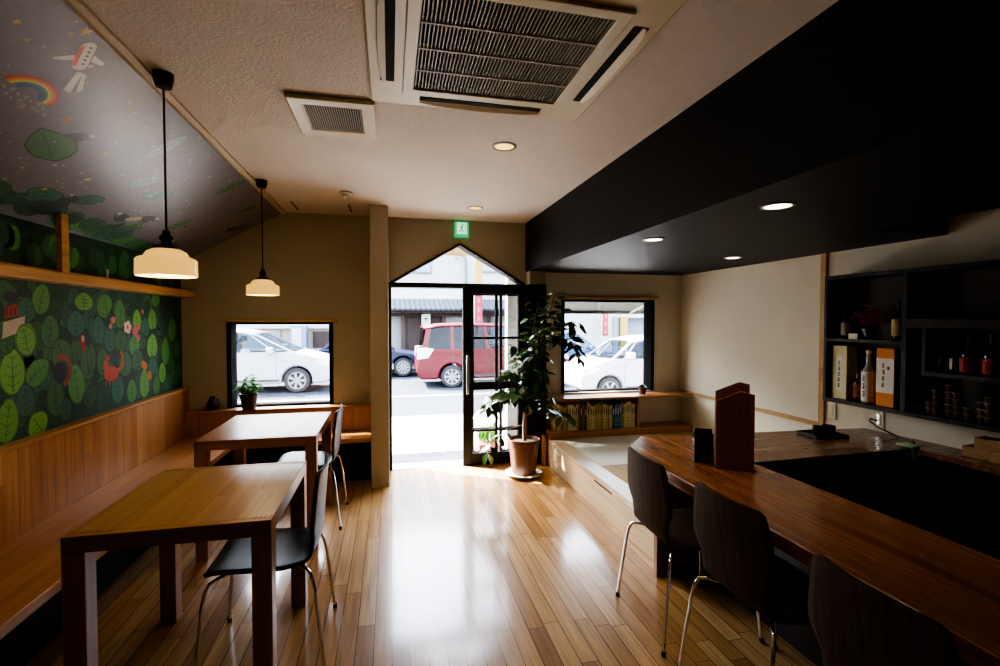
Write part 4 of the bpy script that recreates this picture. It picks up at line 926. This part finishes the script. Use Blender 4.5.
b=MB(); b.box(1.6,5.49,1.525,3.6,5.54,1.562); obj('front_bar',b,M['blackm'],e)
b=MB(); b.tube([(2.93,5.5,1.54),(3.10,5.1,1.72)],.012,8); obj('strut',b,M['ventw'],e)
# eave outside over the door, shading it
b=MB(); b.prism([(APX-.16,APZ-.085),(APX+.16,APZ-.085),(APX,APZ+.03)],'y',T1+.10,T1+.13); struct('trim_7',b,plain('gable_board_wood',(.34,.26,.15),.7,noise=.1))
b=MB(); b.box(-3,T1,2.42,4,4.97,2.48); struct('roof_eave',b,plain('eave_board',(.55,.47,.36),.8,noise=.05))

# ------------------------------------------------------------------ vehicles
M['tyre']=plain('tyre_rubber',(.02,.02,.022),.8,bump=.2,noise=.1)
M['alloy']=plain('alloy_wheel',(.20,.21,.225),.45,.3,noise=.05)
M['cglass']=glassm('car_glass',(.56,.66,.73),.015,0,.3)
M['cglassd']=glassm('car_privacy_glass',(.20,.21,.23),.02,0,.35)
M['cabin']=plain('car_interior',(.10,.10,.11),.8,noise=.15)
M['plastic']=plain('car_black_trim',(.03,.03,.033),.5,noise=.1)
M['red_lens']=plain('red_lens',(.5,.02,.02),.2,noise=.1,coat=.5)
M['clear_lens']=plain('clear_lens',(.42,.38,.38),.15,noise=.1,coat=.6)
def carpaint(n,c): return plain(n,c,.4,0,.3,noise=.03,nscale=3,coat=.12)
def car(name,label,loc,rz,paint,W,low,cab,cabtop,wheels,r,pill,glass,tail=None,head=None,vanwin=None,mirrorx=None,group=None,spokes=7):
    """low: lower outline (x,z) front->over the top->rear, starting/ending at the sills; cab: belt points (x,z); cabtop: roof points; pill: pillar x fractions (belt x, roof x)"""
    e=thing(name,label,'car',loc,rz,group); w=W/2
    zs=low[0][1]
    out=list(low)
    # underside from rear to front with wheel arches cut in
    und=[]
    for cx in sorted(wheels):
        for i in range(13):
            a=math.pi-math.pi*i/12; und.append((cx+r*1.17*math.cos(a),max(zs,r+r*1.17*math.sin(a)) if i not in (0,12) else zs))
    out=out+und
    b=MB(); n=len(out)
    # belt range is left open so that the cabin shows
    bx0,bx1=cab[-1][0],cab[0][0]
    v=[(p[0],-w,p[1]) for p in out]+[(p[0],w,p[1]) for p in out]
    f=[tuple(range(n)),tuple(range(2*n-1,n-1,-1))]
    for i in range(n):
        j=(i+1)%n
        a,c=out[i],out[j]
        if i<len(low)-1 and bx0-.02<=min(a[0],c[0]) and max(a[0],c[0])<=bx1+.02 and min(a[1],c[1])>.8: continue
        f.append((i,n+i,n+j,j))
    b.faces(v,f); obj('body',b,paint,e,bevel=.045,recalc=True)
    # dark floor and dash inside the cabin
    zb=min(c[1] for c in cab)
    b=MB(); b.box(bx0+.05,-w+.08,zb-.35,bx1-.1,w-.08,zb-.30); b.box(bx1-.5,-w+.08,zb-.30,bx1-.08,w-.08,zb-.02); obj('interior',b,M['cabin'],e)
    for sx in (bx1-1.64,max(bx1-2.5,bx0+.66)):
        for sy in (-.36,.36):
            b=MB(); b.box(sx-.12,sy-.22,zb-.3,sx+.02,sy+.22,zb+.22); b.box(sx-.09,sy-.12,zb+.24,sx-.01,sy+.12,zb+.38); obj('seat',b,M['cabin'],e,bevel=.03)
    # roof with inward lean
    wi=w-.16; wb=w-.03
    zr=max(c[1] for c in cabtop)
    b=MB(); nt=len(cabtop)
    v=[];f=[]
    for x,z in cabtop:
        for t in (-1,-.8,-.4,0,.4,.8,1): v.append((x,wi*t,z-.05*abs(t)**3))
    for i in range(nt-1):
        for j in range(6): a=i*7+j; f.append((a,a+1,a+8,a+7))
    b.faces(v,f); obj('roof',b,paint,e,recalc=True,solid=.05,ang=60)
    # pillars
    def belt(x):
        xs=sorted(cab)
        return lerp([(p[0],p[1]) for p in xs],x)
    def roofz(x): return lerp([(p[0],p[1]) for p in sorted(cabtop)],x)-.05
    b=MB()
    for (xb,xt,t) in pill:
        for s in (-1,1):
            p0=(xb,s*wb,belt(xb)); p1=(xt,s*wi,roofz(xt)); t2=t
            b.faces([(p0[0]-t,p0[1],p0[2]),(p0[0]+t,p0[1],p0[2]),(p1[0]+t2,p1[1],p1[2]),(p1[0]-t2,p1[1],p1[2]),(p0[0]-t,p0[1]-s*.05,p0[2]),(p0[0]+t,p0[1]-s*.05,p0[2]),(p1[0]+t2,p1[1]-s*.05,p1[2]),(p1[0]-t2,p1[1]-s*.05,p1[2])],[(0,1,2,3),(7,6,5,4),(0,4,5,1),(1,5,6,2),(2,6,7,3),(3,7,4,0)])
    for s in (-1,1):     # rails above and below the side glass
        for pts,yy in ((sorted(cab),wb),(sorted(cabtop),wi)):
            b.tube([(p[0],s*yy,p[1]-(.05 if yy==wi else 0)) for p in pts],.028,6)
    obj('pillar',b,paint,e)
    # side glass, one pane between each two pillars
    ps=sorted(pill)
    for s in (-1,1):
        for (a0,a1,ta),(c0,c1,tc_) in zip(ps,ps[1:]):
            g=glass if a0<bx1-2.0 else M['cglass']
            g=vanwin if (vanwin and a0<bx1-1.9) else M['cglass']
            y0,y1=s*(wb-.025),s*(wi-.025)
            b=MB(); b.poly([(a0,y0,belt(a0)),(c0,y0,belt(c0)),(c1,y1,roofz(c1)),(a1,y1,roofz(a1))]); obj('side_window',b,g,e,smooth=False,recalc=False)
    # windscreen and rear glass
    f0,r0=max(cab),min(cab); f1,r1=max(cabtop),min(cabtop)
    b=MB(); b.poly([(f0[0],-wb+.02,f0[1]),(f0[0],wb-.02,f0[1]),(f1[0],wi-.02,f1[1]-.03),(f1[0],-wi+.02,f1[1]-.03)]); obj('windscreen',b,M['cglass'],e,smooth=False,recalc=False)
    b=MB(); b.poly([(r0[0],-wb+.02,r0[1]),(r0[0],wb-.02,r0[1]),(r1[0],wi-.02,r1[1]-.03),(r1[0],-wi+.02,r1[1]-.03)]); obj('rear_window',b,vanwin or M['cglass'],e,smooth=False,recalc=False)
    # wheels
    for cx in wheels:
        for s in (-1,1):
            Mx=Matrix.Translation((cx,s*(w-.13),r))@Matrix.Rotation(-s*math.pi/2,4,'X')
            b=MB(); b.lathe([(r*.62,-.09),(r*.9,-.10),(r,-.06),(r,.07),(r*.9,.11),(r*.70,.112),(r*.66,.07)],32,(0,0,0),0,Mx); o=obj('wheel',b,M['tyre'],e)
            b=MB(); b.lathe([(r*.70,.105),(r*.66,.112),(r*.62,.10),(r*.62,.06),(0,.055)],32,(0,0,0),0,Mx); b.f=b.f[:-1]; b.mi=b.mi[:-1]; b.fc=b.fc[:-1]; obj('rim_well',b,M['plastic'],o)
            b=MB(); b.lathe([(r*.70,.108),(r*.68,.118),(r*.62,.114),(r*.62,.09)],32,(0,0,0),0,Mx,caps=False); b.lathe([(r*.17,.07),(r*.15,.112),(0,.115)],16,(0,0,0),0,Mx)
            for q in range(spokes):
                Mq=Mx@Matrix.Rotation(2*math.pi*q/spokes,4,'Z'); h=r*.095
                b.faces([tuple(Mq@Vector(p)) for p in [(r*.1,-h*.7,.085),(r*.1,h*.7,.085),(r*.63,h*1.2,.09),(r*.63,-h*1.2,.09),(r*.1,-h*.7,.112),(r*.1,h*.7,.112),(r*.63,h*1.2,.112),(r*.63,-h*1.2,.112)]],[(3,2,1,0),(4,5,6,7),(0,1,5,4),(1,2,6,5),(2,3,7,6),(3,0,4,7)])
            obj('rim',b,M['alloy'],o)
    # door seams and handles
    b=MB()
    for (xb,xt,t) in ps[1:-1]:
        for s in (-1,1): b.box(xb-.006,s*w-.001,zs+.18,xb+.006,s*w+.001,belt(xb)-.06)
    for s in (-1,1): b.box(min(wheels)+r*1.3,min(s*w,s*(w+.012)),zs+.06,max(wheels)-r*1.3,max(s*w,s*(w+.012)),zs+.12)
    obj('door_seam',b,M['plastic'],e,smooth=False)
    for (xb,xt,t) in ps[1:-1]:
        for s in (-1,1): b=MB(); b.box(xb+.08,min(s*w,s*(w+.03)),belt(xb)-.17,xb+.28,max(s*w,s*(w+.03)),belt(xb)-.13); obj('door_handle',b,paint,e,bevel=.01)
    for s in (-1,1):
        if mirrorx: b=MB(); b.box(mirrorx[0]-.06,min(s*(w-.02),s*(w+.2)),mirrorx[1],mirrorx[0]+.08,max(s*(w-.02),s*(w+.2)),mirrorx[1]+.17); obj('mirror',b,paint,e,bevel=.03)
        if tail: b=MB(); b.prism(tail[0],'y',*sorted((s*(w+.012),s*(w-.22)))); obj('tail_light',b,tail[1],e,bevel=.02)
        if head: b=MB(); b.prism(head[0],'y',*sorted((s*(w+.006),s*(w-.35)))); obj('headlight',b,head[1],e,bevel=.02)
    return e
white=carpaint('white_car_paint',(.30,.30,.315)); red=carpaint('wine_red_paint',(.075,.0015,.007)); blue=carpaint('navy_car_paint',(.006,.012,.035)); lblue=carpaint('mid_blue_paint',(.03,.07,.15))
# white people carrier with raked nose, heading right, in the far lane
LOWV=[(1.95,.25),(2.20,.30),(2.28,.50),(2.22,.72),(2.02,.88),(1.60,1.00),(1.25,1.07),(-2.1,1.08),(-2.27,1.00),(-2.30,.50),(-2.22,.25)]
CABV=[(1.30,1.06),(.6,1.02),(-.6,1.04),(-2.12,1.08)]; TOPV=[(.38,1.56),(0,1.63),(-.6,1.66),(-1.4,1.64),(-2.0,1.55)]
car('minivan','white people carrier with a driver, seen through the left window',(-3.72,14.15,RZ),0,white,1.70,LOWV,CABV,TOPV,(1.35,-1.45),.325,[(1.26,.36,.035),(.86,.18,.02),(-.45,-.5,.05),(-1.45,-1.4,.05),(-2.08,-1.95,.06)],None,
    tail=([(-2.28,.75),(-2.10,.78),(-2.08,1.05),(-2.25,1.02)],M['red_lens']),head=([(2.24,.62),(1.85,.72),(1.75,.86),(2.08,.83)],M['clear_lens']),vanwin=M['cglassd'],mirrorx=(.72,1.03),spokes=7)
# wine red tall van
LOWR=[(1.95,.25),(2.18,.30),(2.27,.55),(2.22,.80),(1.95,.98),(1.40,1.10),(-2.15,1.06),(-2.30,.95),(-2.32,.45),(-2.24,.25)]
CABR=[(1.42,1.10),(0,1.06),(-2.18,1.06)]; TOPR=[(.62,1.70),(.1,1.77),(-.8,1.80),(-1.7,1.78),(-2.14,1.70)]
car('minivan','wine red van with white tail lights passing the doorway',(3.05,14.2,RZ),0,red,1.72,LOWR,CABR,TOPR,(1.40,-1.36),.315,[(1.38,.60,.04),(.55,.25,.03),(-.35,-.40,.05),(-1.35,-1.35,.05),(-2.12,-2.0,.07)],None,
    tail=([(-2.33,.80),(-2.02,.84),(-1.86,1.10),(-2.10,1.13),(-2.30,1.10)],M['clear_lens']),head=([(2.24,.70),(1.75,.80),(1.6,.98),(2.0,.93)],M['clear_lens']),vanwin=M['cglassd'],mirrorx=(.85,1.10),spokes=8)
# navy saloon, further away, heading right
LOWS=[(1.90,.22),(2.12,.28),(2.16,.50),(2.05,.66),(1.5,.78),(.95,.86),(-1.35,.90),(-2.05,.90),(-2.16,.70),(-2.15,.4),(-2.05,.22)]
CABS=[(.98,.86),(0,.86),(-1.40,.90)]; TOPS=[(.20,1.34),(-.2,1.40),(-.75,1.38),(-1.0,1.30)]
car('saloon_car','navy blue car with silver wheels at the left edge of the doorway',(-.82,17.0,RZ+.02),0,blue,1.66,LOWS,CABS,TOPS,(1.24,-1.28),.315,[(.95,.20,.03),(-.18,-.30,.03),(-1.30,-.98,.06)],None,
    tail=([(-2.16,.66),(-1.9,.7),(-1.88,.86),(-2.1,.85)],M['red_lens']),head=([(2.12,.52),(1.75,.6),(1.7,.71),(2.02,.66)],M['clear_lens']),vanwin=M['cglass'],mirrorx=(.62,.86),spokes=10)
# white compact van heading left in the near lane
LOWK=[(1.50,.24),(1.68,.30),(1.74,.55),(1.66,.78),(1.30,.92),(.98,.99),(-1.55,1.0),(-1.66,.9),(-1.68,.4),(-1.6,.24)]
CABK=[(1.0,.98),(0,.96),(-1.56,1.0)]; TOPK=[(.42,1.42),(.05,1.49),(-.7,1.52),(-1.42,1.46)]
car('minivan','white compact car facing left, seen through the right window',(5.95,10.9,RZ),math.pi,white,1.5,LOWK,CABK,TOPK,(1.02,-1.02),.29,[(.96,.42,.035),(.66,.28,.02),(-.15,-.18,.05),(-1.1,-1.08,.05),(-1.5,-1.38,.05)],None,
    tail=([(-1.68,.7),(-1.5,.72),(-1.5,.98),(-1.64,.96)],M['red_lens']),head=([(1.70,.62),(1.35,.68),(1.25,.82),(1.5,.81)],plain('amber_lens',(.75,.42,.36),.2,noise=.1,coat=.5)),vanwin=M['cglassd'],mirrorx=(.55,.99),spokes=6)
car('hatchback_car','light blue car parked behind the white compact car on the right',(6.15,16.3,RZ),0,lblue,1.66,LOWS,CABS,[(.25,1.42),(-.2,1.48),(-1.1,1.46),(-1.4,1.36)],(1.24,-1.28),.315,[(.95,.25,.03),(-.18,-.30,.03),(-1.36,-1.30,.06)],None,
    tail=([(-2.16,.66),(-1.9,.7),(-1.88,.86),(-2.1,.85)],M['red_lens']),head=([(2.12,.52),(1.75,.6),(1.7,.71),(2.02,.66)],M['clear_lens']),vanwin=M['cglass'],mirrorx=(.62,.86),spokes=7)
# driver
e=thing('person','person with short dark hair and a white shirt driving the white people carrier','person',(-3.72,13.74,RZ+.70))
def skinbody(name,verts,edges,radii,m,parent,sub=2):
    me=bpy.data.meshes.new(name); me.from_pydata(verts,edges,[]); o=bpy.data.objects.new(name,me); C.objects.link(o); o.parent=parent; me.materials.append(m)
    sk=o.modifiers.new('skin','SKIN'); sv=me.skin_vertices
    if not sv: 
        bm=bmesh.new(); bm.from_mesh(me); bm.verts.layers.skin.verify(); bm.to_mesh(me); bm.free()
    for i,q in enumerate(me.skin_vertices[0].data): q.radius=radii[i]; q.use_root=(i==0)
    s=o.modifiers.new('sub','SUBSURF'); s.levels=sub; s.render_levels=sub; sk.use_smooth_shade=True
    return o
V=[(0,0,0),(0,0,.18),(-.02,0,.36),(-.02,0,.46),(0,0,.53),(.01,0,.62),(.02,0,.70),
   (0,-.17,.40),(.10,-.21,.18),(.36,-.16,.28),(.42,-.15,.30),(0,.17,.40),(.10,.21,.18),(.36,.16,.28),(.42,.15,.30),
   (.20,-.11,-.02),(.46,-.14,.04),(.60,-.15,-.25),(.20,.11,-.02),(.46,.14,.04),(.60,.15,-.25)]
E=[(0,1),(1,2),(2,3),(3,4),(4,5),(5,6),(2,7),(7,8),(8,9),(9,10),(2,11),(11,12),(12,13),(13,14),(0,15),(15,16),(16,17),(0,18),(18,19),(19,20)]
Rr=[(.15,.12),(.14,.10),(.14,.10),(.055,.055),(.05,.05),(.085,.072),(.075,.065),(.065,.06),(.05,.045),(.038,.034),(.036,.028),(.065,.06),(.05,.045),(.038,.034),(.036,.028),(.09,.085),(.065,.06),(.045,.045),(.09,.085),(.065,.06),(.045,.045)]
SK=plain('skin_tone',(.48,.28,.19),.6,noise=.05); SH=plain('white_shirt',(.78,.78,.78),.8,noise=.05,bump=.1)
bd=skinbody('body',V,E,Rr,SK,e)
b=MB(); 
b.lathe([(.085,.52),(.12,.585),(.12,.60)],1) if False else None
# shirt shell over the torso and upper arms
Vs=[V[0],V[1],V[2],(-.015,0,.42),V[7],V[8],(.26,-.18,.245),V[11],V[12],(.26,.18,.245)]
Es=[(0,1),(1,2),(2,3),(2,4),(4,5),(5,6),(2,7),(7,8),(8,9)]
skinbody('shirt',Vs,Es,[(.165,.135),(.158,.118),(.155,.115),(.075,.07),(.078,.072),(.064,.058),(.052,.047),(.078,.072),(.064,.058),(.052,.047)],SH,e)
b=MB(); b.lathe([(.0,.775),(.05,.768),(.082,.74),(.095,.70),(.093,.665),(.085,.64)],18,(-.008,0,0)); b.f=b.f[:-1]; b.mi=b.mi[:-1]; b.fc=b.fc[:-1]
for i,vv in enumerate(b.v):
    if vv[0]>.04 and vv[2]<.715: b.v[i]=(vv[0]-.06,vv[1],vv[2]+.05)
obj('hair',b,plain('dark_hair',(.012,.010,.010),.6,noise=.2),e,recalc=False,solid=.012)
b=MB(); b.lathe([(0,.012),(.006,.012),(.014,.004),(.018,-.006)],8,(.102,0,.64),0,Matrix.Rotation(R(90),3,'Y').to_4x4()); obj('nose',b,SK,e)
for s in (-1,1):
    b=MB(); b.lathe([(0,.008),(.007,.005),(.009,0),(0,-.004)],10,(.086,s*.032,.665),0,Matrix.Rotation(R(90),3,'Y').to_4x4()); obj('eye',b,M['ink'],e)
    b=MB(); b.lathe([(0,.012),(.018,.008),(.026,0),(.02,-.006),(0,-.008)],12,(.005,s*.086,.645),0,Matrix.Rotation(-s*R(90),3,'X').to_4x4()); obj('ear',b,SK,e)
b=MB(); b.box(.088,-.02,.605,.094,.02,.611); obj('mouth',b,plain('lips',(.35,.13,.11),.6,noise=.1),e)
for s in (-1,1):     # fingers closed on the wheel
    for i in range(4):
        z=.335-i*.022; L=[.05,.056,.052,.042][i]
        b=MB(); b.tube([(.43,s*.15,z),(.46,s*.135,z+.004),(.475,s*.118,z),(.462,s*(.150-L),z-.002)],[.010,.010,.009,.007],7); obj('finger',b,SK,e)
    b=MB(); b.tube([(.42,s*.14,.33),(.44,s*.115,.345),(.462,s*.10,.35)],[.012,.011,.008],7); obj('thumb',b,SK,e)

# ------------------------------------------------------------------ buildings across the street
def bpart(name,parent,m,*boxes,**k):
    b=MB()
    for q in boxes: b.box(*q)
    return obj(name,b,m,parent,smooth=False,**k)
BW=plain('white_render',(.36,.355,.345),.9,noise=.04,nscale=2); BBe=plain('beige_render',(.26,.235,.19),.9,noise=.06,nscale=2); TW=wood('dark_timber',[(.028,.014,.011),(.04,.021,.017)],'X','Z',.14,3,.7,.008,.3)
ROOF=None
def tileroof():
    m,nt,N,L,bs=base('roof_tiles'); tc=N.new('ShaderNodeTexCoord'); w=N.new('ShaderNodeTexWave'); w.inputs['Scale'].default_value=1.6; w.bands_direction='X'; L.new(tc.outputs['Object'],w.inputs['Vector'])
    cr=N.new('ShaderNodeValToRGB'); cr.color_ramp.elements[0].color=(.03,.036,.05,1); cr.color_ramp.elements[1].color=(.085,.10,.13,1); L.new(w.outputs['Fac'],cr.inputs[0]); L.new(cr.outputs[0],bs.inputs['Base Color'])
    bp=N.new('ShaderNodeBump'); bp.inputs['Strength'].default_value=.8; L.new(w.outputs['Fac'],bp.inputs['Height']); L.new(bp.outputs[0],bs.inputs['Normal']); bs.inputs['Roughness'].default_value=.5; return m
ROOF=tileroof(); GB=plain('grey_blue_glass',(.12,.17,.23),.15,noise=.1,coat=.5); PINK=plain('red_banner_cloth',(.32,.012,.04),.7,noise=.08); YEL=plain('yellow_paint',(.36,.21,.035),.6,noise=.06); GREY=plain('grey_panel',(.14,.155,.18),.6,noise=.06)
e=thing('shop_building','white building with a tiled eave and timber front across the street','building',(0,0,0))
bpart('wall',e,BW,(-1.6,20.3,RZ,6.4,26,7.5)); bpart('timber_front',e,TW,(.55,20.18,RZ,2.15,20.3,1.6)); bpart('lower_wall',e,plain('grey_stucco',(.17,.175,.185),.9,noise=.06),(2.2,20.2,RZ,6.4,20.3,1.55),(-1.6,20.2,RZ,.5,20.3,1.55))
b=MB(); b.prism([(18.9,1.90),(18.95,1.83),(20.32,2.18),(20.32,2.34)],'x',-1.7,6.5); obj('tiled_eave',b,ROOF,e,smooth=False)
bpart('eave_beam',e,TW,(-1.6,19.9,1.60,6.4,20.0,1.74),(-1.6,19.25,1.74,6.4,19.35,1.84)); 
for x in (.52,2.18,4.1,6.2): bpart('pillar',e,TW,(x-.08,19.95,RZ,x+.08,20.1,1.75))
for x0,x1,z0,z1 in ((.9,1.65,3.45,4.05),(3.85,4.9,3.55,4.3),(5.3,6.0,3.4,3.9),(-.9,-.1,3.5,4.2)):
    f=bpart('window',e,GREY,(x0-.06,20.22,z0-.06,x1+.06,20.31,z1+.06)); bpart('pane',f,GB,(x0,20.19,z0,x1,20.22,z1))
f=bpart('window',e,GREY,(2.55,20.12,.62,4.0,20.2,1.3)); bpart('pane',f,GB,(2.62,20.10,.68,3.93,20.13,1.24))
b=MB(); b.tube([(3.15,20.15,1.9),(3.15,20.15,4.0),(3.05,20.1,4.15),(2.75,20.05,4.2),(2.7,20.05,3.95)],.06,8); obj('drain_pipe',b,GREY,e)
e=thing('street_sign','narrow white vertical sign with dark characters before the timber front','sign',(1.42,19.6,RZ))
bpart('board',e,BW,(-.17,-.05,.4,.17,.05,2.14)); bpart('pole',e,M['blackm'],(-.03,-.03,0.12,.03,.03,.4))
b=MB()
for i in range(5):
    z=1.95-i*.3
    b.box(-.08,-.056,z-.03,.08,-.051,z+.03); b.box(-.04,-.056,z-.10,.04,-.051,z-.075); b.box(-.012,-.056,z-.11,.012,-.051,z+.06)
obj('characters',b,M['ink'],e,smooth=False)
def banner(x,y,z0,z1,w,lab):
    e=thing('banner_flag',lab,'banner',(x,y,RZ+.1))
    b=MB(); vs=[];fs=[]
    for i in range(9):
        z=z0+(z1-z0)*i/8-RZ-.1
        for j in range(4): vs.append((-w/2+w*j/3,.02*math.sin(i*.9+j),z))
    for i in range(8):
        for j in range(3): a=i*4+j; fs.append((a,a+1,a+5,a+4))
    b.faces(vs,fs); obj('cloth',b,PINK,e,recalc=False,solid=.008)
    b=MB(); b.tube([(-w/2-.02,0,0),(-w/2-.02,0,z1-RZ)],.02,8); obj('pole',b,M['steel'],e)
    b=MB()
    n=max(3,int((z1-z0)/.35))
    for i in range(n):
        z=z1-(i+.5)*(z1-z0)/n-RZ-.1; b.box(-.06,-.05,z+.04,.06,-.04,z+.07); b.box(-.05,-.05,z-.05,.05,-.04,z-.02); b.box(-.014,-.05,z-.09,.014,-.04,z+.08)
    obj('characters',b,BW,e,smooth=False)
banner(3.40,18.6,.6,2.75,.30,'tall red banner on a pole beside the tiled eave building')
bpart('x',None,YEL,(3.28,18.6,2.83,3.53,18.68,4.35)).name='street_banner_board'
tag(bpy.data.objects['street_banner_board'],'pale yellow upright sign board above the tall red banner','sign')
e=thing('house_building','beige building with grey shutters behind the white people carrier','building',(0,0,0))
bpart('wall',e,BBe,(-16,20.4,RZ,-1.7,26,5.5)); bpart('shutter',e,GREY,(-6.2,20.32,RZ,-4.2,20.4,1.05),(-9.0,20.32,RZ,-6.6,20.4,1.05)); bpart('fascia',e,BW,(-16,20.2,1.12,-1.7,20.4,1.36)); 
f=bpart('window',e,GREY,(-5.9,20.3,1.8,-4.4,20.41,2.9)); bpart('pane',f,GB,(-5.8,20.27,1.9,-4.5,20.3,2.8))
bpart('brown_door',e,TW,(-3.0,20.3,RZ,-2.1,20.4,1.0))
e=thing('vending_machine','blue and white vending machine beside the beige building','vending machine',(-3.4,19.8,RZ+.12))
bpart('cabinet',e,plain('vending_blue',(.10,.16,.28),.4,noise=.05),(-.28,-.3,0,.28,.3,1.55),bevel=.02); bpart('display',e,BW,(-.23,-.32,.75,.10,-.3,1.48)); bpart('slot',e,M['plastic'],(-.2,-.32,.25,.2,-.3,.4))
e=thing('garage_building','white building with an open grey garage across the street on the right','building',(0,0,0))
bpart('wall',e,BW,(6.6,21,RZ,18,26,6.5),(6.6,20.2,1.55,18,21,1.95),(6.6,20.2,RZ,9.9,21,1.55)); bpart('garage_bay',e,plain('garage_grey',(.19,.225,.29),.8,noise=.05),(9.9,20.9,RZ,18,21,1.55)); bpart('yellow_post',e,YEL,(10.25,20.1,RZ,10.6,20.3,1.6)); bpart('grey_post',e,GREY,(9.9,20.12,RZ,10.15,20.3,1.6))
banner(9.3,19.7,.75,1.78,.28,'short red banner on a pole before the white garage wall')

# ------------------------------------------------------------------ light, sky, camera
def lamp(kind,name,loc,energy,color=(1,1,1),**k):
    l=bpy.data.lights.new(name,kind); l.energy=energy; l.color=color
    for a,v in k.items(): setattr(l,a,v)
    o=bpy.data.objects.new(name,l); C.objects.link(o); o.location=loc; return o
s=lamp('SUN','sun',(0,0,8),42.0,(1,.95,.86),angle=R(.6)); s.rotation_euler=Vector((.72,-.48,-1.0)).to_track_quat('-Z','Y').to_euler()
w=bpy.data.worlds.new('sky'); SC.world=w; w.use_nodes=True; N=w.node_tree.nodes; L=w.node_tree.links
sky=N.new('ShaderNodeTexSky'); sky.sky_type='NISHITA'; sky.sun_disc=False; sky.sun_elevation=R(50); sky.sun_rotation=R(-40); sky.air_density=1.2; sky.dust_density=2.5
hs=N.new('ShaderNodeHueSaturation'); hs.inputs['Saturation'].default_value=.6; L.new(sky.outputs[0],hs.inputs['Color']); L.new(hs.outputs[0],N['Background'].inputs['Color']); N['Background'].inputs['Strength'].default_value=2.4
def portal(x0,x1,z0,z1):
    o=lamp('AREA','window_portal',((x0+x1)/2,T1+.02,(z0+z1)/2),1,shape='RECTANGLE',size=x1-x0,size_y=z1-z0); o.rotation_euler=(R(-90),0,0); o.data.cycles.is_portal=True
portal(W1[0],W1[1],W1[2],W1[3]); portal(W2[0],W2[1],W2[2],W2[3]); portal(DX0,DX1,0,2.2)
# unseen fill spots added behind the camera to brighten the room, without fixtures
for x,y,wt in ((.635,-.6,3),(-.5,-.9,3),(.1,-1.9,3)): lamp('SPOT','rear_fill_spot',(x,y,ZC-.03),wt,(1,.82,.6),spot_size=R(130),spot_blend=.9,shadow_soft_size=.06)

cam=bpy.data.cameras.new('camera'); cam.sensor_width=36; cam.lens=480*36/1000; cam.clip_start=.02; cam.clip_end=200
co=bpy.data.objects.new('camera',cam); C.objects.link(co); co.location=(0,0,1.45)
yaw=math.atan(110/480); pit=-math.atan(13/480)
F=Vector((math.sin(yaw)*math.cos(pit),math.cos(yaw)*math.cos(pit),math.sin(pit)))
co.rotation_euler=F.to_track_quat('-Z','Y').to_euler()
SC.camera=co
SC.view_settings.view_transform='AgX'; SC.view_settings.look='AgX - High Contrast'; SC.view_settings.exposure=.75
SC.cycles.max_bounces=10; SC.cycles.diffuse_bounces=6; SC.cycles.transparent_max_bounces=16
SC.cycles.sample_clamp_indirect=6; SC.cycles.use_denoising=True
